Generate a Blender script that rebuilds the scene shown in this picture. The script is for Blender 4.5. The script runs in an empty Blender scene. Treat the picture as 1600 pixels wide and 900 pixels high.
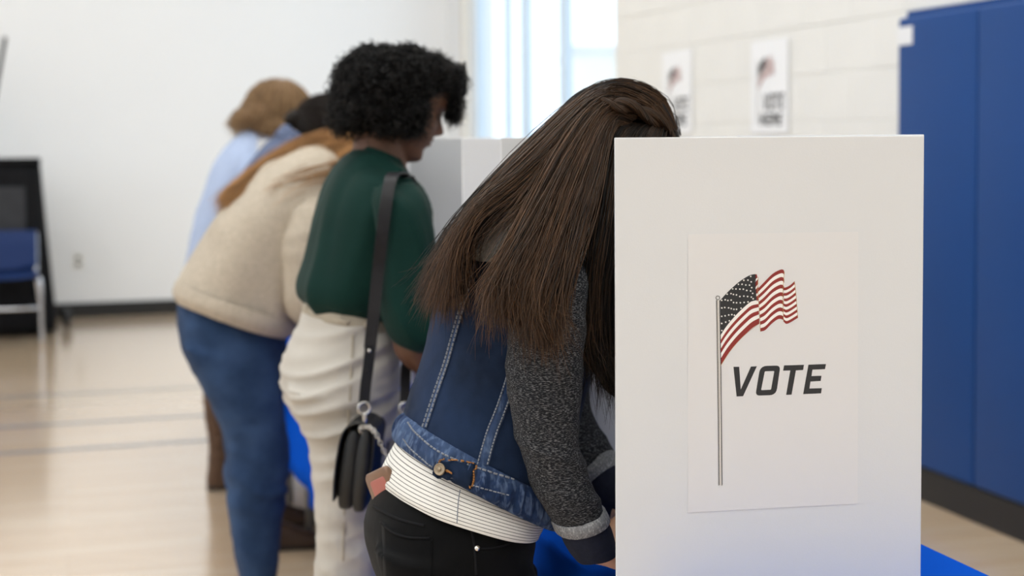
import bpy, bmesh, math, random
import numpy as np
from mathutils import Vector, Matrix, noise as mnoise
from mathutils.bvhtree import BVHTree

# ------------------------------------------------------------------ camera
F_PX, CY, H_CAM = 2300.0, 339.0, 1.36
PITCH, ROLL = math.radians(3.07), math.radians(0.39)
_R = np.array([1.0, 0, 0]); _F = np.array([0, math.cos(PITCH), -math.sin(PITCH)]); _U = np.array([0, math.sin(PITCH), math.cos(PITCH)])
R_ = _R * math.cos(ROLL) - _U * math.sin(ROLL)
U_ = _U * math.cos(ROLL) + _R * math.sin(ROLL)
CAM = np.array([0, 0, H_CAM])
scene = bpy.context.scene
COL = scene.collection
cd = bpy.data.cameras.new('camera'); cam = bpy.data.objects.new('camera', cd); COL.objects.link(cam)
cd.sensor_width = 36.0; cd.lens = F_PX / 1600 * 36.0
cd.shift_y = (CY - 450.0) / 1600.0
cd.clip_start = 0.05; cd.clip_end = 200
cam.matrix_world = Matrix(((R_[0], U_[0], -_F[0], CAM[0]), (R_[1], U_[1], -_F[1], CAM[1]), (R_[2], U_[2], -_F[2], CAM[2]), (0, 0, 0, 1)))
cd.dof.use_dof = True; cd.dof.focus_distance = 1.93; cd.dof.aperture_fstop = 3.4
scene.camera = cam

# ------------------------------------------------------------------ world, light, exposure
world = bpy.data.worlds.new('daylight'); scene.world = world; world.use_nodes = True
wn = world.node_tree.nodes; wl = world.node_tree.links
bg = wn['Background']; bg.inputs[0].default_value = (0.80, 0.895, 1.0, 1); bg.inputs[1].default_value = 2.0
vs = scene.view_settings
vs.view_transform = 'Standard'; vs.look = 'None'; vs.gamma = 1.0; vs.use_curve_mapping = False
vs.exposure = 0.0

def area(name, loc, rot, sx, sy, power, color):
    l = bpy.data.lights.new(name, 'AREA'); l.shape = 'RECTANGLE'; l.size = sx; l.size_y = sy
    l.energy = power; l.color = color
    o = bpy.data.objects.new(name, l); COL.objects.link(o); o.location = loc; o.rotation_euler = rot
    return o

# row frame: U along the row of tables (away), W across it (to the right, the way the voters face)
UA = np.array([-0.2943, 0.9557, 0.0]); WA = np.array([0.9557, 0.2943, 0.0]); ZA = np.array([0, 0, 1.0])
ROWROT = math.atan2(WA[1], WA[0])
def L(w, u, z): return WA * w + UA * u + ZA * z
WALL_W, WALL_U, WALL_H = 3.09, 11.81, 6.4
LAMP_W, LAMP_POWER = (-6.2, -3.4, -0.6, 2.0), 32.0
LAMP_U = (-3.6, 0.2, 4.0, 7.4)
for lw in LAMP_W:
    for lu in LAMP_U:
        p = L(lw, lu, WALL_H - 0.16)
        area('gym_lamp_light', p, (0, 0, ROWROT), 1.5, 1.0, LAMP_POWER, (0.85, 0.935, 1.0))
# daylight enters by the tall windows of the left and right walls (portals only steer the sky's own light)
for nm, p, ry, sx, sy in (('window_portal', L(-7.98, 3.9, 3.2), -90, 3.6, 9.0), ('window_portal', L(3.07, 9.6, 2.8), 90, 3.6, 3.8)):
    o = area(nm, p, (0, math.radians(ry), ROWROT), sx, sy, 1.0, (1, 1, 1)); o.data.cycles.is_portal = True

# ------------------------------------------------------------------ pixel helpers (1600 x 900 frame)
def ray(px, py):
    d = R_ * ((px - 800) / F_PX) + U_ * (-(py - CY) / F_PX) + _F
    return d
def at_n(px, py, n, c):
    d = ray(px, py); t = (c - CAM @ n) / (d @ n); return CAM + d * t
def at_u(px, py, u): return at_n(px, py, UA, u)
def at_w(px, py, w): return at_n(px, py, WA, w)
def at_z(px, py, z): return at_n(px, py, ZA, z)
def at_y(px, py, y): return at_n(px, py, np.array([0, 1.0, 0]), y)

# ------------------------------------------------------------------ object helpers
def tag(o, label=None, cat=None, group=None, kind=None):
    if label: o['label'] = label
    if cat: o['category'] = cat
    if group: o['group'] = group
    if kind: o['kind'] = kind
    return o
def setparent(o, p):
    if p is not None:
        o.parent = p
        o.matrix_parent_inverse = Matrix.Translation(-Vector(p.location)) if p.type == 'EMPTY' else Matrix.Identity(4)
def empty(name, loc):
    o = bpy.data.objects.new(name, None); COL.objects.link(o); o.location = Vector(loc); o.empty_display_size = 0.1
    return o
def link(name, me, mat, parent=None, smooth=True):
    o = bpy.data.objects.new(name, me); COL.objects.link(o)
    if mat is not None:
        me.materials.clear(); me.materials.append(mat)
    if smooth: me.shade_smooth()
    setparent(o, parent)
    return o
def mk(verts, faces, recalc=False):
    me = bpy.data.meshes.new('m'); me.from_pydata([tuple(map(float, v)) for v in verts], [], faces)
    if recalc:
        bm = bmesh.new(); bm.from_mesh(me); bmesh.ops.recalc_face_normals(bm, faces=bm.faces); bm.to_mesh(me); bm.free()
    me.update()
    return me
def mk_np(verts, quads):
    verts = np.asarray(verts, dtype=np.float32); quads = np.asarray(quads, dtype=np.int32)
    k = quads.shape[1]
    me = bpy.data.meshes.new('m')
    me.vertices.add(len(verts)); me.vertices.foreach_set('co', verts.ravel())
    me.loops.add(quads.size); me.loops.foreach_set('vertex_index', quads.ravel())
    me.polygons.add(len(quads)); me.polygons.foreach_set('loop_start', np.arange(0, quads.size, k, dtype=np.int32))
    me.update(calc_edges=True); me.validate()
    return me
def coords(me):
    a = np.empty(len(me.vertices) * 3, dtype=np.float32); me.vertices.foreach_get('co', a); return a.reshape(-1, 3).astype(float)
def setcoords(me, a):
    me.vertices.foreach_set('co', np.asarray(a, dtype=np.float32).ravel()); me.update()
def normals(me):
    a = np.empty(len(me.vertices) * 3, dtype=np.float32); me.vertex_normals.foreach_get('vector', a); return a.reshape(-1, 3).astype(float)
def fattr(me, name, vals):
    at = me.attributes.new(name, 'FLOAT', 'POINT'); at.data.foreach_set('value', np.asarray(vals, dtype=np.float32).ravel())
def box(c, ex, ey, ez, ax=None, ay=None, az=None):
    """box with half extents along given axes -> verts, faces"""
    ax = WA if ax is None else ax; ay = UA if ay is None else ay; az = ZA if az is None else az
    v = [np.asarray(c) + sx * ex * ax + sy * ey * ay + sz * ez * az for sx in (-1, 1) for sy in (-1, 1) for sz in (-1, 1)]
    f = [(0, 1, 3, 2), (4, 6, 7, 5), (0, 4, 5, 1), (2, 3, 7, 6), (0, 2, 6, 4), (1, 5, 7, 3)]
    return v, f
def box_me(*a, bevel=0.0, seg=2, **k):
    v, f = box(*a, **k); me = mk(v, f, True)
    if bevel:
        bm = bmesh.new(); bm.from_mesh(me)
        bmesh.ops.bevel(bm, geom=bm.edges[:], offset=bevel, segments=seg, profile=0.5, affect='EDGES'); bm.to_mesh(me); bm.free()
    return me
def boxo(name, mat, parent, *a, bevel=0.0, seg=2, **k):
    return link(name, box_me(*a, bevel=bevel, seg=seg, **k), mat, parent, smooth=False)
def join(parts):
    V, F, n = [], [], 0
    for v, f in parts:
        V.extend(list(v)); F.extend([tuple(i + n for i in q) for q in f]); n += len(v)
    return V, F
def catmull(P, m):
    """P (k,d) control rows -> (m,d) smooth through them, plus parameter"""
    P = np.asarray(P, dtype=float); k = len(P)
    t = np.linspace(0, k - 1, m); i = np.clip(np.floor(t).astype(int), 0, k - 2); f = (t - i)[:, None]
    g = lambda j: P[np.clip(j, 0, k - 1)]
    p0, p1, p2, p3 = g(i - 1), g(i), g(i + 1), g(i + 2)
    p0 = np.where((i == 0)[:, None], 2 * p1 - p2, p0); p3 = np.where((i == k - 2)[:, None], 2 * p2 - p1, p3)
    return 0.5 * (2 * p1 + (p2 - p0) * f + (2 * p0 - 5 * p1 + 4 * p2 - p3) * f ** 2 + (3 * p1 - p0 - 3 * p2 + p3) * f ** 3)
def loft(secs, rings=24, n=40, caps=True):
    """secs: (centre, A, B[, exponent]) -> verts, faces, s (metres along), th"""
    rows = [np.concatenate([s[0], s[1], s[2], [s[3] if len(s) > 3 else 2.0]]) for s in secs]
    C = catmull(rows, rings)
    th = np.linspace(0, 2 * np.pi, n, endpoint=False)
    e = np.clip(C[:, 9], 1.2, 8)[:, None]
    ct, st = np.cos(th)[None, :], np.sin(th)[None, :]
    a = np.sign(ct) * np.abs(ct) ** (2 / e); b = np.sign(st) * np.abs(st) ** (2 / e)
    V = C[:, None, 0:3] + a[:, :, None] * C[:, None, 3:6] + b[:, :, None] * C[:, None, 6:9]
    s = np.concatenate([[0], np.cumsum(np.linalg.norm(np.diff(C[:, 0:3], axis=0), axis=1))])
    V = V.reshape(-1, 3)
    F = [(r * n + j, r * n + (j + 1) % n, (r + 1) * n + (j + 1) % n, (r + 1) * n + j) for r in range(rings - 1) for j in range(n)]
    if caps:
        F.append(tuple(range(n - 1, -1, -1))); F.append(tuple((rings - 1) * n + j for j in range(n)))
    return V, F, np.repeat(s, n), np.tile(th, rings)
def sec(bx, by, fx, fy, u, lat, e=2.2):
    b, f = at_u(bx, by, u), at_u(fx, fy, u)
    return ((b + f) / 2, (f - b) / 2, UA * lat, e)
def shrink(secs, k, kl=None):
    return [(s[0], s[1] * k, s[2] * (kl or k), s[3] if len(s) > 3 else 2.0) for s in secs]
def tube_secs(pts, radii, ref=None):
    """path points with radii (r or (ra, rb)) -> sections, rb along ref"""
    P = [np.asarray(p, float) for p in pts]; out = []
    ref = UA if ref is None else np.asarray(ref, float)
    for i, p in enumerate(P):
        t = (P[min(i + 1, len(P) - 1)] - P[max(i - 1, 0)]); t = t / np.linalg.norm(t)
        b = ref - t * (ref @ t)
        if np.linalg.norm(b) < 1e-3: b = np.cross(t, [0, 0, 1.0])
        b = b / np.linalg.norm(b); a = np.cross(b, t)
        r = radii[i]; ra, rb = (r, r) if not isinstance(r, (tuple, list)) else r
        out.append((p, a * ra, b * rb, 2.0))
    return out
def tube(pts, radii, rings=16, n=16, ref=None, caps=True):
    V, F, s, th = loft(tube_secs(pts, radii, ref), rings, n, caps); return V, F
def ellipsoid(c, ax, ay, az, n=20, m=14):
    V, F = [], []
    for i in range(m + 1):
        ph = math.pi * i / m
        for j in range(n):
            t = 2 * math.pi * j / n
            V.append(np.asarray(c) + ax * math.sin(ph) * math.cos(t) + ay * math.sin(ph) * math.sin(t) + az * math.cos(ph))
    F = [(i * n + j, (i + 1) * n + j, (i + 1) * n + (j + 1) % n, i * n + (j + 1) % n) for i in range(m) for j in range(n)]
    return V, F
def remesh(parts, voxel, smooth_it=4, factor=0.5, decimate=None):
    V, F = join(parts); me = mk(V, F, True)
    o = bpy.data.objects.new('tmp', me); COL.objects.link(o)
    r = o.modifiers.new('r', 'REMESH'); r.mode = 'VOXEL'; r.voxel_size = voxel
    if smooth_it:
        s = o.modifiers.new('s', 'SMOOTH'); s.iterations = smooth_it; s.factor = factor
    if decimate:
        d = o.modifiers.new('d', 'DECIMATE'); d.ratio = decimate
    bpy.context.view_layer.update()
    dg = bpy.context.evaluated_depsgraph_get()
    out = bpy.data.meshes.new_from_object(o.evaluated_get(dg))
    bpy.data.objects.remove(o); bpy.data.meshes.remove(me)
    return out
def displace(me, fn):
    c = coords(me); n = normals(me)
    d = np.array([fn(c[i], n[i]) for i in range(len(c))])
    setcoords(me, c + n * d[:, None]); return me
def nz(v, s, o=0.0): return mnoise.noise(Vector((v[0] * s[0] + o, v[1] * s[1] + o * 1.7, v[2] * s[2] - o)))
def ridge(v, s, o=0.0): return 1.0 - min(1.0, abs(nz(v, s, o)) * 2.4)
def local(c): return np.array([c @ WA, c @ UA, c[2]])

# ------------------------------------------------------------------ materials
def srgb(r, g, b):
    f = lambda c: (c / 255 / 12.92) if c <= 10.3 else ((c / 255 + 0.055) / 1.055) ** 2.4
    return (f(r), f(g), f(b), 1.0)
MATS = {}
def material(name, color, rough=0.6, metal=0.0, noise_scale=None, noise_amt=0.12, bump=0.0, bump_scale=200.0, spec=0.5, sheen=0.0, coat=0.0, coat_rough=0.1, stretch=None, detail=4.0):
    m = bpy.data.materials.new(name); m.use_nodes = True; nt = m.node_tree; N, K = nt.nodes, nt.links
    p = N['Principled BSDF']; p.inputs['Roughness'].default_value = rough; p.inputs['Metallic'].default_value = metal
    p.inputs['Specular IOR Level'].default_value = spec
    p.inputs['Sheen Weight'].default_value = sheen; p.inputs['Sheen Roughness'].default_value = 0.5
    p.inputs['Coat Weight'].default_value = coat; p.inputs['Coat Roughness'].default_value = coat_rough
    p.inputs['Base Color'].default_value = color
    tc = N.new('ShaderNodeTexCoord'); src = tc.outputs['Object']
    if stretch:
        mp = N.new('ShaderNodeMapping'); mp.inputs['Scale'].default_value = stretch; K.new(src, mp.inputs[0]); src = mp.outputs[0]
    if noise_scale:
        nz_ = N.new('ShaderNodeTexNoise'); nz_.inputs['Scale'].default_value = noise_scale; nz_.inputs['Detail'].default_value = detail; K.new(src, nz_.inputs['Vector'])
        mx = N.new('ShaderNodeMix'); mx.data_type = 'RGBA'
        mx.inputs['A'].default_value = tuple(c * (1 - noise_amt * 1.6) for c in color[:3]) + (1,)
        mx.inputs['B'].default_value = tuple(min(1, c * (1 + noise_amt * 1.6)) for c in color[:3]) + (1,)
        K.new(nz_.outputs[0], mx.inputs['Factor']); K.new(mx.outputs['Result'], p.inputs['Base Color'])
    if bump:
        b = N.new('ShaderNodeTexNoise'); b.inputs['Scale'].default_value = bump_scale; b.inputs['Detail'].default_value = 3; K.new(src, b.inputs['Vector'])
        bp = N.new('ShaderNodeBump'); bp.inputs['Strength'].default_value = bump; bp.inputs['Distance'].default_value = 0.002
        K.new(b.outputs[0], bp.inputs['Height']); K.new(bp.outputs[0], p.inputs['Normal'])
    m['p'] = name; MATS[name] = m
    return m
# ================================================================== SETTING
M_wall = material('wall_paint_white', srgb(236, 237, 238), 0.7, noise_scale=1.3, noise_amt=0.01, bump=0.15, bump_scale=60)
M_block = material('block_paint_cream', srgb(238, 236, 230), 0.55, noise_scale=3.0, noise_amt=0.015, bump=0.25, bump_scale=90)
M_joint = material('mortar_paint_cream', srgb(236, 234, 228), 0.6, noise_scale=20, noise_amt=0.02)
M_ceil = material('ceiling_paint_white', srgb(235, 234, 230), 0.8, noise_scale=2, noise_amt=0.02)
M_black = material('black_rubber', srgb(24, 24, 25), 0.5, noise_scale=30, noise_amt=0.2)
M_pad = material('blue_vinyl', srgb(22, 68, 130), 0.5, spec=0.25, noise_scale=2.5, noise_amt=0.05, bump=0.12, bump_scale=350)
M_tag = material('white_tag_paper', srgb(238, 238, 238), 0.7, noise_scale=50, noise_amt=0.02)
M_frame = material('pale_blue_window_frame', srgb(206, 220, 232), 0.4, noise_scale=4, noise_amt=0.03)
M_sill = material('window_trim_cream', srgb(226, 220, 210), 0.6, noise_scale=5, noise_amt=0.03)

def floor_material():
    m = bpy.data.materials.new('maple_gym_floor'); m.use_nodes = True; nt = m.node_tree; N, K = nt.nodes, nt.links
    p = N['Principled BSDF']
    tc = N.new('ShaderNodeTexCoord'); mp = N.new('ShaderNodeMapping'); mp.inputs['Rotation'].default_value = (0, 0, -ROWROT)
    K.new(tc.outputs['Object'], mp.inputs[0])
    br = N.new('ShaderNodeTexBrick'); br.inputs['Scale'].default_value = 1.0
    br.inputs['Color1'].default_value = srgb(224, 195, 162); br.inputs['Color2'].default_value = srgb(230, 205, 175); br.inputs['Mortar'].default_value = srgb(182, 152, 120)
    br.inputs['Mortar Size'].default_value = 0.0006; br.inputs['Brick Width'].default_value = 0.9; br.inputs['Row Height'].default_value = 0.057
    K.new(mp.outputs[0], br.inputs['Vector'])
    n2 = N.new('ShaderNodeTexNoise'); n2.inputs['Scale'].default_value = 6; n2.inputs['Detail'].default_value = 5
    mp2 = N.new('ShaderNodeMapping'); mp2.inputs['Rotation'].default_value = (0, 0, -ROWROT); mp2.inputs['Scale'].default_value = (0.5, 8, 1)
    K.new(tc.outputs['Object'], mp2.inputs[0]); K.new(mp2.outputs[0], n2.inputs['Vector'])
    mx = N.new('ShaderNodeMix'); mx.data_type = 'RGBA'; mx.blend_type = 'MULTIPLY'; mx.inputs['Factor'].default_value = 0.25
    K.new(br.outputs[0], mx.inputs['A']); K.new(n2.outputs[0], mx.inputs['B'])
    K.new(mx.outputs['Result'], p.inputs['Base Color'])
    p.inputs['Roughness'].default_value = 0.24; p.inputs['Coat Weight'].default_value = 1.0; p.inputs['Coat Roughness'].default_value = 0.14; p.inputs['Coat IOR'].default_value = 1.7
    return m
M_floor = floor_material()
UB, WL = -7.0, -8.0          # back of the hall behind the camera, left side
def struct(o): o['kind'] = 'structure'; return o
floor = struct(boxo('floor', M_floor, None, L((WL + WALL_W) / 2, (UB + WALL_U) / 2, -0.05), (WALL_W - WL) / 2 + 0.3, (WALL_U - UB) / 2 + 0.3, 0.05))
struct(boxo('ceiling', M_ceil, None, L((WL + WALL_W) / 2, (UB + WALL_U) / 2, WALL_H + 0.05), (WALL_W - WL) / 2 + 0.3, (WALL_U - UB) / 2 + 0.3, 0.05))
struct(boxo('wall_back', M_wall, None, L((WL + WALL_W) / 2, WALL_U + 0.1, WALL_H / 2), (WALL_W - WL) / 2 + 0.3, 0.1, WALL_H / 2))
struct(boxo('wall_front', M_wall, None, L((WL + WALL_W) / 2, UB - 0.1, WALL_H / 2), (WALL_W - WL) / 2 + 0.3, 0.1, WALL_H / 2))
# left wall with a strip of tall windows far to the left of the frame
wl_ = struct(boxo('wall_left', M_wall, None, L(WL - 0.1, (UB + WALL_U) / 2, 0.7), 0.1, (WALL_U - UB) / 2, 0.7))
boxo('upper_wall', M_wall, wl_, L(WL - 0.1, (UB + WALL_U) / 2, 5.7), 0.1, (WALL_U - UB) / 2, 0.7)
boxo('end_pier', M_wall, wl_, L(WL - 0.1, -3.8, 3.2), 0.1, 3.2, 1.8)
boxo('end_pier', M_wall, wl_, L(WL - 0.1, 10.2, 3.2), 0.1, 1.6, 1.8)
for uu in (1.6, 3.9, 6.2): boxo('window_pier', M_wall, wl_, L(WL - 0.1, uu, 3.2), 0.1, 0.2, 1.8)
# right wall: painted block with windows near the corner
u_of = lambda px: float(at_w(px, 100, WALL_W) @ UA)
WU0, WU1 = u_of(962), u_of(733)      # window run
SILL, HEAD = 0.95, 4.6
wr = struct(boxo('wall_right', M_joint, None, L(WALL_W + 0.1, (UB + WU0) / 2, WALL_H / 2), 0.1 - 0.001, (WU0 - UB) / 2, WALL_H / 2))
boxo('corner_pier', M_wall, wr, L(WALL_W + 0.1, (WU1 + WALL_U) / 2 + 0.05, WALL_H / 2), 0.1, (WALL_U + 0.1 - WU1) / 2, WALL_H / 2)
boxo('wall_under_window', M_block, wr, L(WALL_W + 0.1, (WU0 + WU1) / 2, SILL / 2), 0.1, (WU1 - WU0) / 2, SILL / 2)
boxo('wall_over_window', M_block, wr, L(WALL_W + 0.1, (WU0 + WU1) / 2, (HEAD + WALL_H) / 2), 0.1, (WU1 - WU0) / 2, (WALL_H - HEAD) / 2)
# painted blocks, one by one where the photograph shows them
PADU = u_of(1401)
bw, bh, g = 0.406, 0.2032, 0.003
blk = box_me(np.zeros(3), 0.0035, (bw - g) / 2, (bh - g) / 2, bevel=0.002, seg=1)
half = box_me(np.zeros(3), 0.0035, (bw / 2 - g) / 2, (bh - g) / 2, bevel=0.002, seg=1)
for m_ in (blk, half): m_.materials.append(M_block)
nrow = 16; ncol = int((WU0 - (PADU - 0.5)) / bw) + 1
for r in range(nrow):
    u = WU0
    first = half if r % 2 else blk
    k = 0
    while u > PADU - 0.5:
        w_ = bw / 2 if (k == 0 and r % 2) else bw
        o = bpy.data.objects.new('block', half if w_ < bw else blk); COL.objects.link(o)
        o.location = Vector(L(WALL_W + 0.001 * random.Random(r * 37 + k).uniform(-1, 1), u - w_ / 2, bh * (r + 0.5) + 0.0)); o.parent = wr
        u -= w_; k += 1
# the rest of the block wall: same blocks, too many to pick apart, joined
mv, mf = [], []
for r in range(31):
    u = (PADU - 0.5) if r < nrow else WU0
    lo = -6.8
    while u - bw > lo:
        q = len(mv); v, f = box(L(WALL_W, u - bw / 2 - (bw / 2 if r % 2 else 0), bh * (r + 0.5)), 0.0035, (bw - g) / 2, (bh - g) / 2)
        mv += v; mf += [tuple(i + q for i in t) for t in f]; u -= bw
bf = link('block_courses', mk(mv, mf), M_block, wr, False); bf['kind'] = 'stuff'
# windows
def window(n, u0, u1, mull, tr):
    e = empty('window_%d' % n, L(WALL_W, (u0 + u1) / 2, SILL)); e['kind'] = 'structure'
    t = 0.022
    for uu in (u0 + t, u1 - t): boxo('frame_jamb', M_frame, e, L(WALL_W + 0.08, uu, (SILL + HEAD) / 2), 0.03, t, (HEAD - SILL) / 2, bevel=0.004)
    for zz in (SILL + t, HEAD - t): boxo('frame_rail', M_frame, e, L(WALL_W + 0.08, (u0 + u1) / 2, zz), 0.03, (u1 - u0) / 2, t, bevel=0.004)
    us = [u0 + 2 * t] + mull + [u1 - 2 * t]
    for m in mull: boxo('mullion', M_frame, e, L(WALL_W + 0.08, m, (SILL + HEAD) / 2), 0.026, 0.022, (HEAD - SILL) / 2 - t, bevel=0.004)
    for z in tr: boxo('transom', M_frame, e, L(WALL_W + 0.08, (u0 + u1) / 2, z), 0.02, (u1 - u0) / 2 - t, 0.018, bevel=0.004)
    for a, b in zip(us[:-1], us[1:]):
        boxo('pane', M_glass, e, L(WALL_W + 0.08, (a + b) / 2, (SILL + HEAD) / 2), 0.003, (b - a) / 2, (HEAD - SILL) / 2 - t)
    boxo('sill', M_sill, e, L(WALL_W + 0.05, (u0 + u1) / 2, SILL - 0.015), 0.09, (u1 - u0) / 2, 0.015, bevel=0.004)
    return e
def glass():
    m = bpy.data.materials.new('window_glass'); m.use_nodes = True; N, K = m.node_tree.nodes, m.node_tree.links
    tr = N.new('ShaderNodeBsdfTransparent'); tr.inputs[0].default_value = (0.96, 0.985, 1, 1)
    gl = N.new('ShaderNodeBsdfGlossy'); gl.inputs['Roughness'].default_value = 0.02
    mx = N.new('ShaderNodeMixShader'); mx.inputs[0].default_value = 0.06
    K.new(tr.outputs[0], mx.inputs[1]); K.new(gl.outputs[0], mx.inputs[2]); K.new(mx.outputs[0], N['Material Output'].inputs[0])
    return m
M_glass = glass()
window(1, WU0, u_of(866), [], [])
window(2, u_of(866), u_of(806), [], [])
window(3, u_of(806), WU1, [u_of(778)], [])
boxo('window_reveal', M_sill, wr, L(WALL_W - 0.01, WU1 + 0.05, (SILL + HEAD) / 2), 0.03, 0.05, (HEAD - SILL) / 2 + 0.1)
# outside: ground, and a pale building across the yard
M_yard = material('concrete_yard', srgb(200, 200, 196), 0.9, noise_scale=2, noise_amt=0.08)
M_far = material('pale_render_wall', srgb(240, 237, 228), 0.9, noise_scale=1, noise_amt=0.05)
M_farroof = material('grey_roof_sheet', srgb(225, 226, 226), 0.7, noise_scale=2, noise_amt=0.08)
M_farwin = material('dark_window_glass', srgb(170, 182, 194), 0.3, noise_scale=2, noise_amt=0.1)
tag(struct(boxo('ground_outside', M_yard, None, L(18, 14, -0.1), 14.5, 24, 0.05)), 'pale paved yard seen through the tall windows')
_bl = at_y(888, 70, 40.0); bx0, bzt = _bl[0], _bl[2]
hb = empty('building', (bx0 + 4, 43, -0.05)); tag(hb, 'pale low building across the yard, seen blurred through the nearest window pane', 'building')
X_, Y_ = np.array([1.0, 0, 0]), np.array([0, 1.0, 0])
boxo('wall', M_far, hb, np.array([bx0 + 4, 43, (bzt - 0.2) / 2]), 4, 3, (bzt - 0.2) / 2 + 0.05, ax=X_, ay=Y_)
boxo('roof', M_farroof, hb, np.array([bx0 + 4.05, 43, bzt - 0.1]), 4.15, 3.15, 0.1, ax=X_, ay=Y_, bevel=0.03)
for k in range(4): boxo('window', M_farwin, hb, np.array([bx0 + 1.1 + k * 1.9, 39.98, 1.9]), 0.4, 0.03, 0.55, ax=X_, ay=Y_)
# baseboards
struct(boxo('baseboard_back', M_black, None, L((WL + WALL_W) / 2, WALL_U - 0.008, 0.055), (WALL_W - WL) / 2, 0.008, 0.055, bevel=0.003))
struct(boxo('baseboard_right', M_black, None, L(WALL_W - 0.022, (UB + WU1) / 2, 0.062), 0.022, (WU1 - UB) / 2, 0.062, bevel=0.004))
# painted court lines (flat paint on the boards)
M_line = material('court_line_grey', srgb(128, 128, 132), 0.25, noise_scale=8, noise_amt=0.05, coat=0.5, coat_rough=0.15)
for k, (a, b) in enumerate((((0, 620), (311, 606.6)), ((0, 666), (311, 652)), ((0, 708), (311, 691)))):
    p = at_z(150, (a[1] + b[1]) / 2, 0); uu = p @ UA
    o = boxo('court_line', M_line, floor, L(-2.5, uu, 0.0006), 5.4, 0.026, 0.0006)
# wall pads
PW = 0.61
pz0, pz1 = 0.128, float(at_w(1401, 29, WALL_W - 0.052)[2])
lip1 = float(at_w(1420, 18, WALL_W - 0.008)[2])
names = ['blue vinyl wall pad with a white tag at its top corner, farthest of the row', 'blue vinyl wall pad, second from the white tag']
names += ['blue vinyl wall pad beyond the right edge of the picture'] * 3
u_end = float(at_w(1401, 300, WALL_W - 0.05) @ UA)
u_seam = float(at_w(1525, 300, WALL_W - 0.05) @ UA)
PW = u_end - u_seam
for k in range(5):
    uc = u_end - PW * (k + 0.5)
    e = empty('wall_pad', L(WALL_W, uc, 0.12)); tag(e, names[k], 'wall pad', 'blue wall pads along the block wall')
    me = box_me(L(WALL_W - 0.026, uc, (pz0 + pz1) / 2), 0.026, PW / 2 - 0.002, (pz1 - pz0) / 2, bevel=0.014, seg=4)
    link('cushion', me, M_pad, e)
    boxo('top_flange', M_pad, e, L(WALL_W - 0.006, uc, (pz1 + lip1) / 2 - 0.02), 0.006, PW / 2 - 0.001, (lip1 - pz1) / 2 + 0.02, bevel=0.002)
    if k == 0:
        p = at_w(1414, 56, WALL_W - 0.054)
        boxo('tag', M_tag, e, p, 0.0012, 0.05, 0.034, bevel=0.0005)
# VOTE HERE posters on the block wall, outlet on the back wall come later
# gym lamps on the ceiling
M_lampw = material('lamp_housing_white', srgb(230, 230, 228), 0.5, noise_scale=10, noise_amt=0.03)
M_lens = bpy.data.materials.new('lamp_lens'); M_lens.use_nodes = True
_p = M_lens.node_tree.nodes['Principled BSDF']; _p.inputs['Base Color'].default_value = (0.9, 0.9, 0.88, 1); _p.inputs['Emission Color'].default_value = (1, 0.96, 0.9, 1); _p.inputs['Emission Strength'].default_value = 4.0
for i, lw in enumerate(LAMP_W):
    for j, lu in enumerate(LAMP_U):
        e = empty('ceiling_lamp', L(lw, lu, WALL_H - 0.1))
        tag(e, 'square white gym lamp hanging under the ceiling', 'lamp', 'gym lamps in rows under the ceiling')
        boxo('housing', M_lampw, e, L(lw, lu, WALL_H - 0.06), 0.8, 0.55, 0.06, bevel=0.01)
        boxo('lens', M_lens, e, L(lw, lu, WALL_H - 0.13), 0.75, 0.5, 0.008)
# ================================================================== TABLES, BOOTHS, POSTERS
TABLE_Z = 0.742
TW0, TW1 = 0.712, 1.235
M_cloth = material('blue_tablecloth', srgb(8, 78, 190), 0.85, spec=0.02, noise_scale=5, noise_amt=0.06, bump=0.1, bump_scale=120)
M_ply = material('grey_table_top', srgb(170, 168, 162), 0.6, noise_scale=12, noise_amt=0.08)
M_steel = material('grey_steel_tube', srgb(120, 122, 125), 0.35, metal=0.8, noise_scale=40, noise_amt=0.05)
M_board = material('white_corrugated_board', srgb(219, 220, 222), 0.62, noise_scale=2.0, noise_amt=0.012, bump=0.05, bump_scale=400)
M_paper = material('white_poster_paper', srgb(223, 222, 223), 0.5, noise_scale=3, noise_amt=0.01)
M_paper_w = material('bright_white_paper', srgb(247, 247, 247), 0.5, noise_scale=3, noise_amt=0.005)
M_ink = material('black_print', srgb(38, 39, 42), 0.55, noise_scale=300, noise_amt=0.1)
M_red = material('red_print', srgb(140, 42, 38), 0.55, noise_scale=300, noise_amt=0.06)
M_white_ink = material('white_print', srgb(243, 240, 236), 0.55, noise_scale=300, noise_amt=0.02)
M_gold_ink = material('gold_print', srgb(176, 138, 82), 0.55, noise_scale=300, noise_amt=0.05)
M_grey_ink = material('grey_print', srgb(150, 144, 136), 0.5, noise_scale=60, noise_amt=0.25, stretch=(1, 1, 0.08))

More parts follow.
